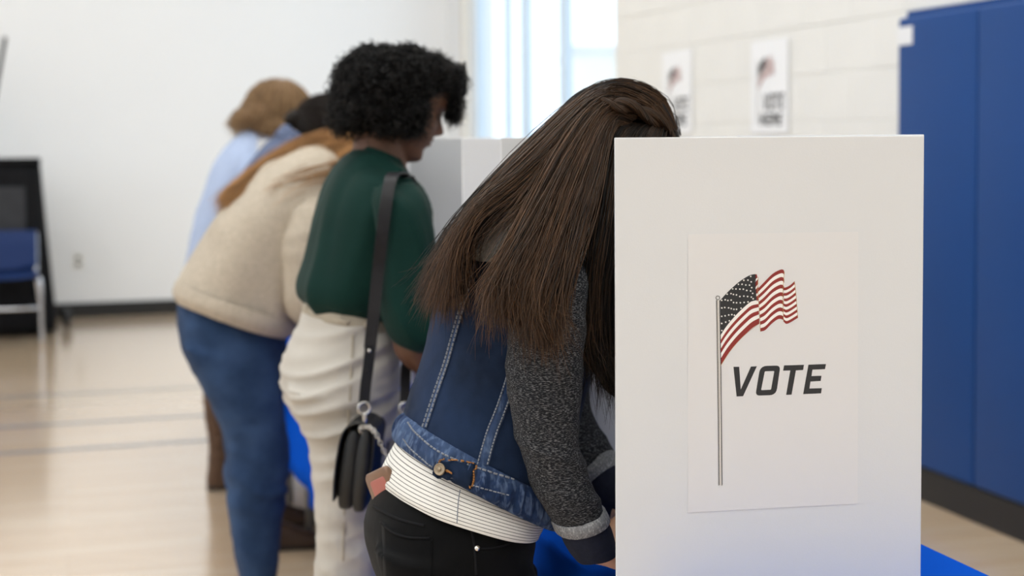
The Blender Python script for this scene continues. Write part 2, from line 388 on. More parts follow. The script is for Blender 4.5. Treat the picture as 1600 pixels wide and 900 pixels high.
def make_table(u0, u1, lab_t, lab_c):
    wc = (TW0 + TW1) / 2; ww = (TW1 - TW0) / 2
    e = empty('folding_table', L(wc, (u0 + u1) / 2, 0)); tag(e, lab_t, 'table', 'folding tables in a row')
    boxo('table_top', M_ply, e, L(wc, (u0 + u1) / 2, TABLE_Z - 0.024), ww - 0.006, (u1 - u0) / 2 - 0.006, 0.018, bevel=0.004)
    for uu in (u0 + 0.22, u1 - 0.22):
        for w_ in (TW0 + 0.09, TW1 - 0.09):
            V, F = tube([L(w_, uu, 0.0), L(w_, uu, 0.35), L(w_, uu, TABLE_Z - 0.042)], [0.014] * 3, 4, 12); link('leg', mk(V, F, True), M_steel, e)
        V, F = tube([L(TW0 + 0.09, uu, 0.12), L(TW1 - 0.09, uu, 0.12)], [0.01] * 2, 3, 10); link('stretcher', mk(V, F, True), M_steel, e)
    # cloth: top sheet and a hanging skirt with folds
    N = 320; per = []
    W2, U2 = ww + 0.004, (u1 - u0) / 2 + 0.002; P = 4 * (W2 + U2)
    def edge(s):
        s = s % P
        if s < 2 * U2: return -W2, -U2 + s
        s -= 2 * U2
        if s < 2 * W2: return -W2 + s, U2
        s -= 2 * W2
        if s < 2 * U2: return W2, U2 - s
        return W2 - (s - 2 * U2), -U2
    hem = 0.29
    V, F = [], []
    rows = [TABLE_Z - 0.0015, TABLE_Z - 0.004, TABLE_Z - 0.012, TABLE_Z - 0.05] + list(np.linspace(TABLE_Z - 0.1, hem, 7))
    rr = random.Random(int(u0 * 100)); phs = [rr.uniform(0, 6.28) for _ in range(4)]
    for ri, z in enumerate(rows):
        k = max(0, (TABLE_Z - z - 0.02)) / (TABLE_Z - hem)
        for j in range(N):
            s = P * j / N; w_, u_ = edge(s)
            n = np.array([w_ / W2 if abs(w_) > W2 - 1e-6 else 0, u_ / U2 if abs(u_) > U2 - 1e-6 else 0]); nn = np.linalg.norm(n); n = n / (nn or 1)
            off = 0.0025 * min(1, (TABLE_Z - z) / 0.012) + k * (0.008 + 0.009 * math.sin(s * 14 + phs[0]) + 0.006 * math.sin(s * 23 + phs[1])) * (1.0 if u_ * 0 == 0 else 0)
            off = max(off, 0.0) if ri else -0.003
            zz = z + (0.006 * math.sin(s * 9 + phs[2]) if ri == len(rows) - 1 else 0)
            lim = 0.006 if n[1] else 9
            off = min(off, lim)
            V.append(L(wc + w_ + n[0] * off, (u0 + u1) / 2 + u_ + n[1] * off, zz))
    for r in range(len(rows) - 1):
        for j in range(N): F.append((r * N + j, (r + 1) * N + j, (r + 1) * N + (j + 1) % N, r * N + (j + 1) % N))
    F.append(tuple(range(N)))
    me = mk(V, F, True)
    c = link('tablecloth', me, M_cloth, None); md = c.modifiers.new('t', 'SOLIDIFY'); md.thickness = 0.0012; md.offset = 1
    me.polygons[len(me.polygons) - 1].use_smooth = False
    tag(c, lab_c, 'tablecloth', 'blue tablecloths')
make_table(1.56, 3.38, 'folding table under the nearest blue cloth, carrying the two nearest booths', 'bright blue tablecloth nearest the camera, under the booth with the flag poster')
make_table(3.40, 5.22, 'folding table under the second blue cloth, middle of the row', 'bright blue tablecloth behind the cream trousers')
make_table(5.24, 7.06, 'folding table at the far end of the row of voting booths', 'bright blue tablecloth farthest from the camera at the end of the row')

TH = 0.0022
def panel(name, p0, p1, z0, z1, e, mat=None):
    p0, p1 = np.asarray(p0), np.asarray(p1); ax = p1 - p0; ln = np.linalg.norm(ax); ax = ax / ln; ay = np.cross(ZA, ax)
    c = (p0 + p1) / 2 + ZA * (z0 + z1) / 2
    return boxo(name, mat or M_board, e, c, ln / 2, TH, (z1 - z0) / 2, ax=ax, ay=ay, bevel=0.0008, seg=1)
def flat(p): return np.array([p[0], p[1], 0.0])
BT = H_CAM
def booth(nl, nr, fl, fr, label):
    c = (nl + nr + fl + fr) / 4
    e = empty('voting_booth', (c[0], c[1], TABLE_Z)); tag(e, label, 'voting booth', 'white table-top voting booths in a row')
    z0 = TABLE_Z + 0.0015
    panel('side_panel', nl, nr, z0, BT - 0.0005, e)
    panel('back_panel', nr, fr, z0, BT + 0.001, e)
    panel('side_panel', fl, fr, z0, BT + 0.0005, e)
    return e
NL = flat(at_y(960.5, 300, 1.88)); NR = flat(at_y(1441.5, 300, 1.955))
PAN_AX = (NR - NL) / np.linalg.norm(NR - NL); PAN_N = np.cross(PAN_AX, ZA)     # faces the camera
booth(NL, NR, L(0.69, 2.30, 0), L(1.09, 2.25, 0), 'white cardboard voting booth nearest the camera, with the flag poster on its side')
booth(flat(at_u(722.5, 300, 2.66)), L(1.10, 2.70, 0), flat(at_u(640, 300, 3.22)), L(1.10, 3.20, 0), 'white cardboard voting booth in front of the person in green')
booth(L(0.715, 3.60, 0), L(1.10, 3.63, 0), L(0.715, 4.29, 0), L(1.10, 4.26, 0), 'white cardboard voting booth in front of the person in the beige sweater')
booth(L(0.715, 4.66, 0), L(1.10, 4.69, 0), L(0.715, 5.36, 0), L(1.10, 5.33, 0), 'white cardboard voting booth in front of the voter in plaid')
booth(L(0.715, 5.56, 0), L(1.10, 5.59, 0), L(0.715, 6.14, 0), L(1.10, 6.11, 0), 'white cardboard voting booth farthest from the camera')

# ------------------------------------------------------------------ printed artwork: pixel outlines on the panel plane
def on_panel(px, py, off):
    n = PAN_N if PAN_N @ (CAM - NL) > 0 else -PAN_N
    return at_n(px, py, n, NL @ n + TH + off)
def smooth_line(P, m=24): return catmull(np.array(P, float), m)
def strip_between(top, bot, m=24):
    a, b = smooth_line(top, m), smooth_line(bot, m); return a, b
class Art:
    """flat printed shapes; pts in pixels; proj maps (px, py, lift) to 3-D"""
    def __init__(s, proj): s.proj = proj
    def band(s, name, top, bot, lift, mat, parent, m=22):
        a, b = strip_between(top, bot, m)
        V = [s.proj(*p, lift) for p in a] + [s.proj(*p, lift) for p in b]
        F = [(i, i + 1, m + i + 1, m + i) for i in range(m - 1)]
        return link(name, mk(V, F), mat, parent, False)
    def poly(s, name, outers, lift, mat, parent):
        bm = bmesh.new()
        for loops in outers:
            es = []
            for lp in loops:
                vs_ = [bm.verts.new(s.proj(x, y, lift)) for x, y in lp]
                es += [bm.edges.new((vs_[i], vs_[(i + 1) % len(vs_)])) for i in range(len(vs_))]
            bmesh.ops.triangle_fill(bm, edges=es, use_beauty=True)
        me = bpy.data.meshes.new('m'); bm.to_mesh(me); bm.free()
        return link(name, me, mat, parent, False)
def flagpx(x, y): return (1105 + x * 160 / 847.0, 410 + y * 170 / 900.0)
def FP(*pts): return [flagpx(x, y) for x, y in pts]
def lerp_line(A, B, t, m=22):
    a, b = smooth_line(A, m), smooth_line(B, m); return [tuple(p) for p in a * (1 - t) + b * t]
def rounded(poly, r, k=5):
    out = []; n = len(poly)
    for i in range(n):
        p0, p, p2 = np.array(poly[i - 1]), np.array(poly[i]), np.array(poly[(i + 1) % n])
        rr = r[i] if isinstance(r, (list, tuple)) else r
        if rr <= 0: out.append(tuple(p)); continue
        a = p + (p0 - p) / np.linalg.norm(p0 - p) * rr; b = p + (p2 - p) / np.linalg.norm(p2 - p) * rr
        for j in range(k + 1):
            t = j / k; out.append(tuple((1 - t) ** 2 * a + 2 * t * (1 - t) * p + t * t * b))
    return out
def draw_flag(art, parent, lift=0.0004, full=True):
    d = 0.00006
    # left fold: canton on top, seven stripes below it
    ctop = FP((108, 312), (180, 235), (265, 160), (340, 112), (385, 98), (402, 98))
    cbot = FP((112, 600), (160, 528), (225, 450), (300, 375), (360, 328), (408, 312))
    art.band('canton', ctop, cbot, lift + d, M_ink, parent)
    sbot = FP((112, 852), (170, 760), (240, 672), (310, 600), (370, 545), (432, 505))
    stop_ = FP((112, 600), (160, 528), (225, 450), (300, 375), (360, 325), (422, 312))
    edges = [0, 0.17, 0.36, 0.50, 0.66, 0.81, 0.80, 1.0]
    ts = [0.0, 0.16, 0.30, 0.45, 0.61, 0.77, 1.0]
    cols = [M_white_ink, M_red, M_white_ink, M_red, M_white_ink, M_red]
    for k in range(6):
        art.band('flag_stripe', lerp_line(stop_, sbot, ts[k]), lerp_line(stop_, sbot, ts[k + 1]), lift + d, cols[k], parent)
    # narrow turned fold at the canton's edge
    ftop = FP((396, 98), (408, 96), (418, 118), (422, 150)); 
    tl = FP((396, 98), (396, 180), (404, 250), (408, 320)); tr = FP((410, 98), (421, 150), (424, 230), (428, 320))
    for k in range(7):
        a = lerp_line(tl, tr, 0, 12); b = lerp_line(tl, tr, 1, 12)
        i0, i1 = int(round(k * 11 / 7)), int(round((k + 1) * 11 / 7))
        art.poly('flag_stripe', [[[a[i0], b[i0], b[i1], a[i1]]]], lift + d, M_red if k % 2 == 0 else M_white_ink, parent)
    # middle fold and right fold
    mtop = FP((418, 218), (470, 165), (540, 95), (600, 62), (628, 60), (638, 78)); mbot = FP((440, 572), (480, 560), (530, 510), (580, 472), (610, 468), (632, 478))
    rtop = FP((628, 210), (655, 205), (690, 185), (722, 156)); rbot = FP((632, 490), (655, 508), (690, 495), (750, 458))
    for (A, B) in ((mtop, mbot), (rtop, rbot)):
        for k in range(13):
            art.band('flag_stripe', lerp_line(A, B, k / 13), lerp_line(A, B, (k + 1) / 13), lift + d, M_red if k % 2 == 0 else M_white_ink, parent, m=16)
    if full:
        stars = [(360, 116), (303, 148), (337, 147), (364, 161), (258, 181), (288, 181), (319, 187), (350, 188), (368, 209), (211, 219), (238, 220), (270, 221), (299, 222), (327, 232), (359, 236), (376, 256), (165, 263), (197, 258), (217, 265), (242, 269), (270, 282), (303, 279), (334, 282), (365, 287), (380, 301), (120, 314), (149, 309), (171, 315), (198, 312), (218, 332), (243, 334), (274, 334), (305, 331), (338, 327), (121, 377), (145, 373), (177, 376), (199, 382), (221, 388), (243, 388), (280, 379), (120, 446), (148, 442), (178, 435), (204, 432), (225, 437), (120, 505), (153, 494), (183, 483), (121, 564)]
        for x, y in stars:
            pts = []
            for j in range(10):
                r = 8.5 if j % 2 == 0 else 4.6; t = math.pi * (j / 5 - 0.5)
                pts.append(flagpx(x + r * math.cos(t), y + r * math.sin(t)))
            art.poly('star', [[pts]], lift + 2 * d, M_white_ink, parent)
        # thin gold outline along the folds
        for ln in ((422, 120), (418, 218), (426, 330), (436, 470), (440, 572)), ((638, 78), (628, 210), (626, 330), (632, 490)), ((722, 156), (734, 260), (742, 360), (750, 458)), ((112, 852), (200, 720), (310, 600), (432, 505)):
            p = FP(*ln); art.band('gold_edge', [(x - 0.35, y) for x, y in p], [(x + 0.35, y) for x, y in p], lift + 2 * d, M_gold_ink, parent)
def draw_pole(art, parent, lift=0.0004):
    P = lambda x, y: (1090 + x * 70 / 286.0, 560 + y * 220 / 900.0)
    top, bot = flagpx(92, 316), P(140, 815)
    k = lambda dx0, dx1: ([(1119.0 + dx0, 469), (1121.3 + dx0, 620), (1122.6 + dx0, 759)], [(1119.0 + dx1, 469), (1121.3 + dx1, 620), (1122.6 + dx1, 757.5)])
    a, b = k(0, 1.1); art.band('pole_line', a, b, lift + 0.0001, M_ink, parent)
    a, b = k(5.0, 6.2); art.band('pole_line', a, b, lift + 0.0001, M_ink, parent)
    a, b = k(1.1, 5.0); art.band('pole_shading', a, b, lift + 0.00005, M_white_ink, parent)
    a, b = k(1.5, 2.8); art.band('pole_shading', a, b, lift + 0.0001, M_grey_ink, parent)
    a, b = k(3.9, 4.6); art.band('pole_shading', a, b, lift + 0.0001, M_grey_ink, parent)
    c = flagpx(88, 293); pts = lambda r: [(c[0] + r * math.cos(t), c[1] + r * math.sin(t)) for t in np.linspace(0, 2 * math.pi, 17)[:-1]]
    art.poly('finial', [[pts(3.4), pts(2.5)]], lift + 0.0001, M_ink, parent)
def vp(x, y): return (1130 + x * 180 / 1600.0, 550 + y * 90 / 800.0)
LET = {
 'V': [[[(142, 206), (222, 205), (244, 520), (385, 202), (468, 198), (276, 614), (186, 618)]]],
 'T': [[[(846, 186), (1122, 178), (1110, 250), (1010, 256), (950, 592), (874, 595), (932, 256), (832, 259)]]],
 'E': [[[(1184, 176), (1428, 167), (1414, 238), (1240, 246), (1226, 334), (1366, 330), (1354, 402), (1212, 410), (1198, 508), (1370, 502), (1360, 574), (1110, 585)]]],
}
O_out = rounded([(515, 194), (795, 188), (735, 598), (447, 606)], [95, 62, 95, 62]); O_in = rounded([(578, 268), (710, 264), (664, 524), (526, 530)], 14, 3)
LET['O'] = [[O_out, O_in]]
ar = Art(on_panel)
post = None
# the sheet taped to the booth's side
q = [(1075, 366), (1341, 362), (1340, 787), (1075, 801)]
Vq = [on_panel(x, y, o) for o in (0.0002, 0.0006) for x, y in q]
post = link('poster', mk(Vq, [(0, 1, 2, 3), (7, 6, 5, 4), (0, 4, 5, 1), (1, 5, 6, 2), (2, 6, 7, 3), (3, 7, 4, 0)], True), M_paper, None, False)
tag(post, 'white paper poster with a waving flag and VOTE on the nearest booth', 'poster')
draw_flag(ar, post, 0.0008); draw_pole(ar, post, 0.0008)
for ch in 'VOTE':
    ar.poly('letter', [[[vp(x, y) for x, y in lp] for lp in loops] for loops in LET[ch]], 0.0008, M_ink, post)

# two VOTE HERE posters on the block wall
def wall_poster(x0, x1, y0, y1, fl, txt1, txt2, label):
    """x0..y1 pixel box; fl, txt1, txt2: boxes of the flag and the two words"""
    W_ = WALL_W - 0.0105
    pr = lambda px, py, lift: at_w(px, py, W_ - lift)
    cs = [pr(x0, y0, 0), pr(x1, y0, 0), pr(x1, y1, 0), pr(x0, y1, 0)]
    zt, zb = (cs[0][2] + cs[1][2]) / 2, (cs[2][2] + cs[3][2]) / 2; uu0, uu1 = cs[0] @ UA, cs[1] @ UA
    o = boxo('poster', M_paper_w, None, L(W_ + 0.0005, (uu0 + uu1) / 2, (zt + zb) / 2), 0.0006, abs(uu1 - uu0) / 2, (zt - zb) / 2)
    tag(o, label, 'poster', 'VOTE HERE posters on the block wall')
    mapf = lambda bx: (lambda x, y, lift: pr(bx[0] + (x - 1119) / (1247 - 1119) * (bx[1] - bx[0]), bx[2] + (y - 421) / (570 - 421) * (bx[3] - bx[2]), lift))
    draw_flag(Art(mapf(fl)), o, 0.0014, False)
    a = Art(lambda x, y, lift: pr(x, y, lift))
    px = fl[0]; a.band('flag_pole', [(px - 1.2, fl[2] + 8), (px - 1.2, (fl[3] + y1) / 2), (px - 1.2, y1 - 16)], [(px, fl[2] + 8), (px, (fl[3] + y1) / 2), (px, y1 - 16)], 0.0015, M_grey_ink, o)
    def word(bx, loops, name='letter'):
        xs = [x for ls in loops for lp in ls for x, y in lp]; ys = [y for ls in loops for lp in ls for x, y in lp]
        return min(xs), max(xs), min(ys), max(ys)
    H = [[[(0, 0), (22, 0), (17, 40), (55, 40), (60, 0), (82, 0), (70, 100), (48, 100), (53, 60), (15, 60), (10, 100), (-12, 100)]]]
    E_ = [[[(0, 0), (75, 0), (72, 20), (19, 20), (17, 40), (62, 40), (59, 60), (14, 60), (11, 80), (64, 80), (62, 100), (-12, 100)]]]
    R__ = [[[(0, 0), (60, 0), (76, 14), (70, 50), (52, 60), (62, 100), (40, 100), (32, 62), (14, 62), (10, 100), (-12, 100)]]]
    here = [(H, 0), (E_, 100), (R__, 190), (E_, 285)]
    def place(bx, glyphs, wid):
        for gl, dx in glyphs:
            ls = [[[(bx[0] + (x + dx + 12) / wid * (bx[1] - bx[0]), bx[2] + y / 100 * (bx[3] - bx[2])) for x, y in lp] for lp in loops] for loops in gl]
            a.poly('letter', ls, 0.0016, M_ink, o)
    vote = [([[[((x - 142) / 4.1, (y - 190) / 4.2) for x, y in lp] for lp in loops] for loops in LET[c]], 0) for c in 'VOTE']
    place(txt1, vote, 330); place(txt2, here, 385)
wall_poster(1174, 1232, 62, 208, (1184, 1210, 87, 140), (1192, 1226, 146, 172), (1187, 1224, 177, 196), 'VOTE HERE flag poster on the block wall nearer the blue pads')
wall_poster(1035, 1081, 80, 208, (1045, 1064, 103, 145), (1052, 1076, 152, 174), (1047, 1074, 178, 196), 'VOTE HERE flag poster on the block wall, the one nearer the windows')
# outlet on the back wall
p = at_n(122, 408, UA, WALL_U - 0.004)
e = empty('wall_outlet', p); tag(e, 'small white power outlet on the white back wall', 'outlet')
M_plate = material('white_plastic', srgb(232, 231, 226), 0.4, noise_scale=30, noise_amt=0.01)
boxo('plate', M_plate, e, p, 0.045, 0.004, 0.065, bevel=0.003)
for s in (-1, 1): boxo('socket', M_black, e, p + ZA * 0.026 * s - UA * 0.0045, 0.017, 0.0015, 0.014, bevel=0.001)
# ------------------------------------------------------------------ far left: blue chair, draped cart, pole, castor
M_bluep = material('blue_chair_plastic', srgb(24, 46, 92), 0.5, spec=.2, noise_scale=20, noise_amt=0.05)
M_chrome = material('chrome_tube', srgb(196, 198, 204), 0.18, metal=1.0, noise_scale=30, noise_amt=0.02)
M_drape = material('black_drape', srgb(24, 24, 26), 0.85, spec=.1, noise_scale=14, noise_amt=0.25, bump=0.3, bump_scale=80)
M_drape2 = material('grey_cover_panel', srgb(56, 57, 60), 0.7, spec=.1, noise_scale=10, noise_amt=0.15)
def chair():
    c0 = at_z(66, 541, 0); uc, wr_ = c0 @ UA, c0 @ WA
    wc = wr_ - 0.235; e = empty('stacking_chair', L(wc, uc + 0.2, 0)); tag(e, 'blue plastic stacking chair with chrome legs at the left edge', 'chair')
    # seat shell facing the camera (-U)
    prof = [(-0.02, 0.455), (0.02, 0.462), (0.12, 0.45), (0.24, 0.435), (0.35, 0.43), (0.40, 0.455), (0.43, 0.52)]
    def shell(prof, hw):
        V, F = [], []; n = 13; P = catmull(prof, 20)
        for i, (a, b) in enumerate(P):
            for j in range(n):
                t = -1 + 2 * j / (n - 1); cup = 0.02 * t * t
                V.append(L(wc + t * hw, uc + a - cup * (1 if b > 0.5 else 0), b + (cup * 0.6 if b < 0.5 else 0)))
        F = [(i * n + j, i * n + j + 1, (i + 1) * n + j + 1, (i + 1) * n + j) for i in range(19) for j in range(n - 1)]
        return mk(V, F, True)
    for nm, pr, hw in (('seat', prof[:-1], 0.215), ('backrest', [(0.425, 0.47), (0.45, 0.58), (0.47, 0.68), (0.49, 0.745)], 0.21)):
        o = link(nm, shell(pr, hw), M_bluep, e); md = o.modifiers.new('t', 'SOLIDIFY'); md.thickness = 0.012; md.offset = 0
    for s in (-1, 1):
        w_ = wc + s * 0.235
        V, F = tube([L(w_, uc, 0.0), L(w_, uc + 0.004, 0.2), L(w_, uc + 0.012, 0.40), L(w_ - s * 0.012, uc + 0.04, 0.455), L(w_ - s * 0.03, uc + 0.12, 0.445), L(w_ - s * 0.03, uc + 0.3, 0.425)], [0.0125] * 6, 26, 12); link('leg', mk(V, F, True), M_chrome, e)
        V, F = tube([L(w_, uc + 0.46, 0.0), L(w_ - s * 0.015, uc + 0.44, 0.25), L(w_ - s * 0.03, uc + 0.42, 0.43), L(w_ - s * 0.03, uc + 0.46, 0.6), L(w_ - s * 0.03, uc + 0.485, 0.73)], [0.0125] * 5, 24, 12); link('leg', mk(V, F, True), M_chrome, e)
    V, F = tube([L(wc - 0.23, uc + 0.006, 0.255), L(wc + 0.23, uc + 0.006, 0.255)], [0.0105] * 2, 4, 10); link('crossbar', mk(V, F, True), M_chrome, e)
chair()
def cart():
    uf = float(at_z(80, 524, 0) @ UA)
    a = at_u(62, 253, uf); b = at_u(86, 500, uf); zt = a[2]
    wt, wb = a @ WA, b @ WA
    e = empty('draped_cart', L(wt - 0.55, uf + 0.3, 0)); tag(e, 'tall dark cart draped in black cloth behind the blue chair', 'cart')
    V, F = [], []; N = 120
    rows = np.linspace(0, 1, 14)
    for k in rows:
        z = 0.03 + (zt - 0.03) * k; hw = 0.55 + (wb - wt) * (1 - k) ** 1.1; hu = 0.28 + 0.06 * (1 - k)
        for j in range(N):
            t = 2 * math.pi * j / N; c, s = math.cos(t), math.sin(t); x = math.copysign(abs(c) ** 0.25, c) * hw; y = math.copysign(abs(s) ** 0.25, s) * hu
            r = 1 + 0.02 * (1 - k) * math.sin(17 * t)
            V.append(L(wt - 0.55 + x * r, uf + 0.3 + y * r, z))
    R = len(rows); F = [(r * N + j, r * N + (j + 1) % N, (r + 1) * N + (j + 1) % N, (r + 1) * N + j) for r in range(R - 1) for j in range(N)]
    F += [tuple(range(N - 1, -1, -1)), tuple((R - 1) * N + j for j in range(N))]
    link('drape', mk(V, F, True), M_drape, e)
    boxo('cover_panel', M_drape2, e, L(wt - 0.6, uf - 0.005, zt - 0.33), 0.5, 0.012, 0.16, bevel=0.01)
    boxo('top_lid', M_drape, e, L(wt - 0.55, uf + 0.3, zt + 0.004), 0.552, 0.3, 0.02, bevel=0.012)
    for s in (-1, 1):
        for q_ in (0.1, 0.5):
            V, F = ellipsoid(L(wt - 0.55 + s * 0.42, uf + q_, 0.03), WA * 0.014, UA * 0.03, ZA * 0.03, 14, 8); link('wheel', mk(V, F, True), M_black, e)
cart()
p = at_n(105, 512, ZA, 0.0); 
e = empty('castor', p); tag(e, 'small black castor wheel on the floor by the black baseboard', 'castor')
V, F = ellipsoid(p + ZA * 0.05, WA * 0.026, UA * 0.055, ZA * 0.055, 18, 10); link('wheel', mk(V, F, True), M_black, e)
V, F = tube([p + ZA * 0.05 + WA * 0.0, p + ZA * 0.10 - WA * 0.01, p + ZA * 0.15 - WA * 0.015], [0.045, 0.042, 0.028], 6, 12); link('fork', mk(V, F, True), M_black, e)
a, b = at_n(8, 58, UA, 11.5), at_n(-12, 170, UA, 11.5)
d = (b - a); foot = a + d * (a[2] / -d[2])
V, F = tube([a, (a + foot) / 2, foot], [0.016, 0.018, 0.02], 8, 10)
o = link('pole', mk(V, F, True), M_black, None); tag(o, 'thin black pole leaning at the upper left edge of the picture', 'pole')
# ================================================================== PEOPLE: helpers
def skin_material(name, col, rough=0.5):
    m = material(name, col, rough, noise_scale=25, noise_amt=0.08, bump=0.06, bump_scale=300)
    p = m.node_tree.nodes['Principled BSDF']; p.inputs['Subsurface Weight'].default_value = 0.12; p.inputs['Subsurface Radius'].default_value = (0.012, 0.005, 0.003); p.inputs['Subsurface Scale'].default_value = 0.5
    return m
M_skin_brown = skin_material('brown_skin', srgb(100, 65, 44))
M_skin_light = skin_material('light_skin', srgb(214, 164, 132))
M_lip = material('lip_skin', srgb(132, 72, 58), 0.4, noise_scale=60, noise_amt=0.08)
M_lash = material('dark_lash_hair', srgb(22, 17, 14), 0.6, noise_scale=200, noise_amt=0.2)
def fabric(name, col, amt=0.15, nscale=30, rough=0.85, weave=900, bump=0.25, sheen=0.03, fleck=None, fleck_scale=300, fleck_stretch=(1, 1, 3), fleck_amt=0.5, fade=None):
    m = material(name, col, rough, noise_scale=nscale, noise_amt=amt, spec=0.08, sheen=sheen)
    N, K = m.node_tree.nodes, m.node_tree.links; p = N['Principled BSDF']
    tc = [n for n in N if n.bl_idname == 'ShaderNodeTexCoord'][0]; cur = p.inputs['Base Color'].links[0].from_socket
    if fade:
        n1 = N.new('ShaderNodeTexNoise'); n1.inputs['Scale'].default_value = 7; n1.inputs['Detail'].default_value = 6; K.new(tc.outputs['Object'], n1.inputs['Vector'])
        rp = N.new('ShaderNodeValToRGB'); rp.color_ramp.elements[0].position = 0.42; rp.color_ramp.elements[1].position = 0.72; K.new(n1.outputs[0], rp.inputs[0])
        mx = N.new('ShaderNodeMix'); mx.data_type = 'RGBA'; mx.inputs['B'].default_value = fade; K.new(cur, mx.inputs['A'])
        ml = N.new('ShaderNodeMath'); ml.operation = 'MULTIPLY'; ml.inputs[1].default_value = 0.55; K.new(rp.outputs[0], ml.inputs[0]); K.new(ml.outputs[0], mx.inputs['Factor']); cur = mx.outputs['Result']
    if fleck:
        mp = N.new('ShaderNodeMapping'); mp.inputs['Scale'].default_value = fleck_stretch; K.new(tc.outputs['Object'], mp.inputs[0])
        n1 = N.new('ShaderNodeTexNoise'); n1.inputs['Scale'].default_value = fleck_scale; n1.inputs['Detail'].default_value = 2; K.new(mp.outputs[0], n1.inputs['Vector'])
        rp = N.new('ShaderNodeValToRGB'); rp.color_ramp.elements[0].position = 0.50; rp.color_ramp.elements[1].position = 0.68; K.new(n1.outputs[0], rp.inputs[0])
        ml = N.new('ShaderNodeMath'); ml.operation = 'MULTIPLY'; ml.inputs[1].default_value = fleck_amt; K.new(rp.outputs[0], ml.inputs[0])
        mx = N.new('ShaderNodeMix'); mx.data_type = 'RGBA'; mx.inputs['B'].default_value = fleck; K.new(cur, mx.inputs['A']); K.new(ml.outputs[0], mx.inputs['Factor']); cur = mx.outputs['Result']
    K.new(cur, p.inputs['Base Color'])
    w1 = N.new('ShaderNodeTexNoise'); w1.inputs['Scale'].default_value = weave; w1.inputs['Detail'].default_value = 2; K.new(tc.outputs['Object'], w1.inputs['Vector'])
    bp = N.new('ShaderNodeBump'); bp.inputs['Strength'].default_value = bump; bp.inputs['Distance'].default_value = 0.0015
    K.new(w1.outputs[0], bp.inputs['Height']); K.new(bp.outputs[0], p.inputs['Normal'])
    return m
def hair_material(name, dark, light, rough=0.42):
    m = bpy.data.materials.new(name); m.use_nodes = True; N, K = m.node_tree.nodes, m.node_tree.links
    p = N['Principled BSDF']; p.inputs['Roughness'].default_value = rough; p.inputs['Specular IOR Level'].default_value = 0.28
    at = N.new('ShaderNodeAttribute'); at.attribute_name = 'rnd'
    mx = N.new('ShaderNodeMix'); mx.data_type = 'RGBA'; mx.inputs['A'].default_value = dark; mx.inputs['B'].default_value = light
    tc = N.new('ShaderNodeTexCoord'); n1 = N.new('ShaderNodeTexNoise'); n1.inputs['Scale'].default_value = 30; K.new(tc.outputs['Object'], n1.inputs['Vector'])
    ad = N.new('ShaderNodeMath'); ad.operation = 'MULTIPLY_ADD'; ad.inputs[1].default_value = 0.3; ad.inputs[2].default_value = -0.15
    K.new(n1.outputs[0], ad.inputs[0]); a2 = N.new('ShaderNodeMath'); a2.operation = 'ADD'; a2.use_clamp = True; K.new(ad.outputs[0], a2.inputs[0]); K.new(at.outputs['Fac'], a2.inputs[1])
    K.new(a2.outputs[0], mx.inputs['Factor']); K.new(mx.outputs['Result'], p.inputs['Base Color'])
    return m

def ctl(tab, z): 
    t = np.array(tab, float); return np.interp(z, t[:, 0], t[:, 1])
_XF = [(-.006, .040), (0, .060), (.006, .074), (.014, .081), (.024, .080), (.034, .076), (.044, .081), (.054, .083), (.064, .085), (.074, .084), (.09, .084), (.105, .083), (.115, .082), (.125, .086), (.133, .090), (.15, .091), (.17, .086), (.19, .073), (.205, .055), (.217, .032), (.225, .004)]
_XB = [(-.006, .030), (0, .022), (.02, -.005), (.04, -.035), (.06, -.062), (.08, -.080), (.10, -.092), (.12, -.099), (.14, -.102), (.16, -.099), (.18, -.088), (.20, -.066), (.215, -.036), (.225, -.004)]
_HW = [(-.006, .012), (0, .024), (.01, .033), (.025, .043), (.04, .051), (.06, .058), (.08, .063), (.10, .068), (.12, .072), (.14, .0755), (.16, .074), (.18, .066), (.20, .050), (.215, .029), (.225, .004)]
def _sm(tab, z):
    k = np.linspace(-.003, .003, 5); return np.mean([ctl(tab, z + q) for q in k], axis=0)
def head_surf(z, th):
    z = np.asarray(z, float); th = np.asarray(th, float)
    c, s = np.cos(th), np.sin(th)
    xf, xb, hw = _sm(_XF, z), _sm(_XB, z), _sm(_HW, z)
    cx = np.minimum(0.0 + 0 * z, xf - .01); cx = np.maximum(cx, xb + .005)
    e = 2 / 2.25
    cc = np.sign(c) * np.abs(c) ** e; ss = np.sign(s) * np.abs(s) ** e
    x = np.where(c > 0, cx + (xf - cx) * cc, cx + (cx - xb) * cc); y = hw * ss
    fr = np.clip(c * 2, 0, 1)
    G = lambda v, m, sd: np.exp(-((v - m) / sd) ** 2)
    nh = ctl([(.068, 0), (.072, .010), (.077, .020), (.083, .0245), (.09, .021), (.10, .0145), (.11, .0085), (.122, .004), (.132, 0)], z)
    nw = ctl([(.068, .013), (.08, .0125), (.09, .009), (.105, .007), (.13, .008)], z)
    ay = np.abs(y)
    dx = nh * np.exp(-(y / nw) ** 2) + .004 * G(ay, .013, .005) * G(z, .076, .006)
    dx += -.011 * G(ay, .032, .015) * G(z, .113, .011) + .0085 * G(ay, .032, .012) * G(z, .111, .009)
    dx += .004 * G(ay, .028, .02) * G(z, .132, .008)
    dx += (.0055 * G(z, .0605, .0042) + .0065 * G(z, .0495, .0048) - .0035 * G(z, .0548, .0018)) * G(y, 0, .02)
    dx += .003 * G(ay, .045, .014) * G(z, .088, .014)
    return np.stack([x + dx * fr, y, z - .125], axis=-1)
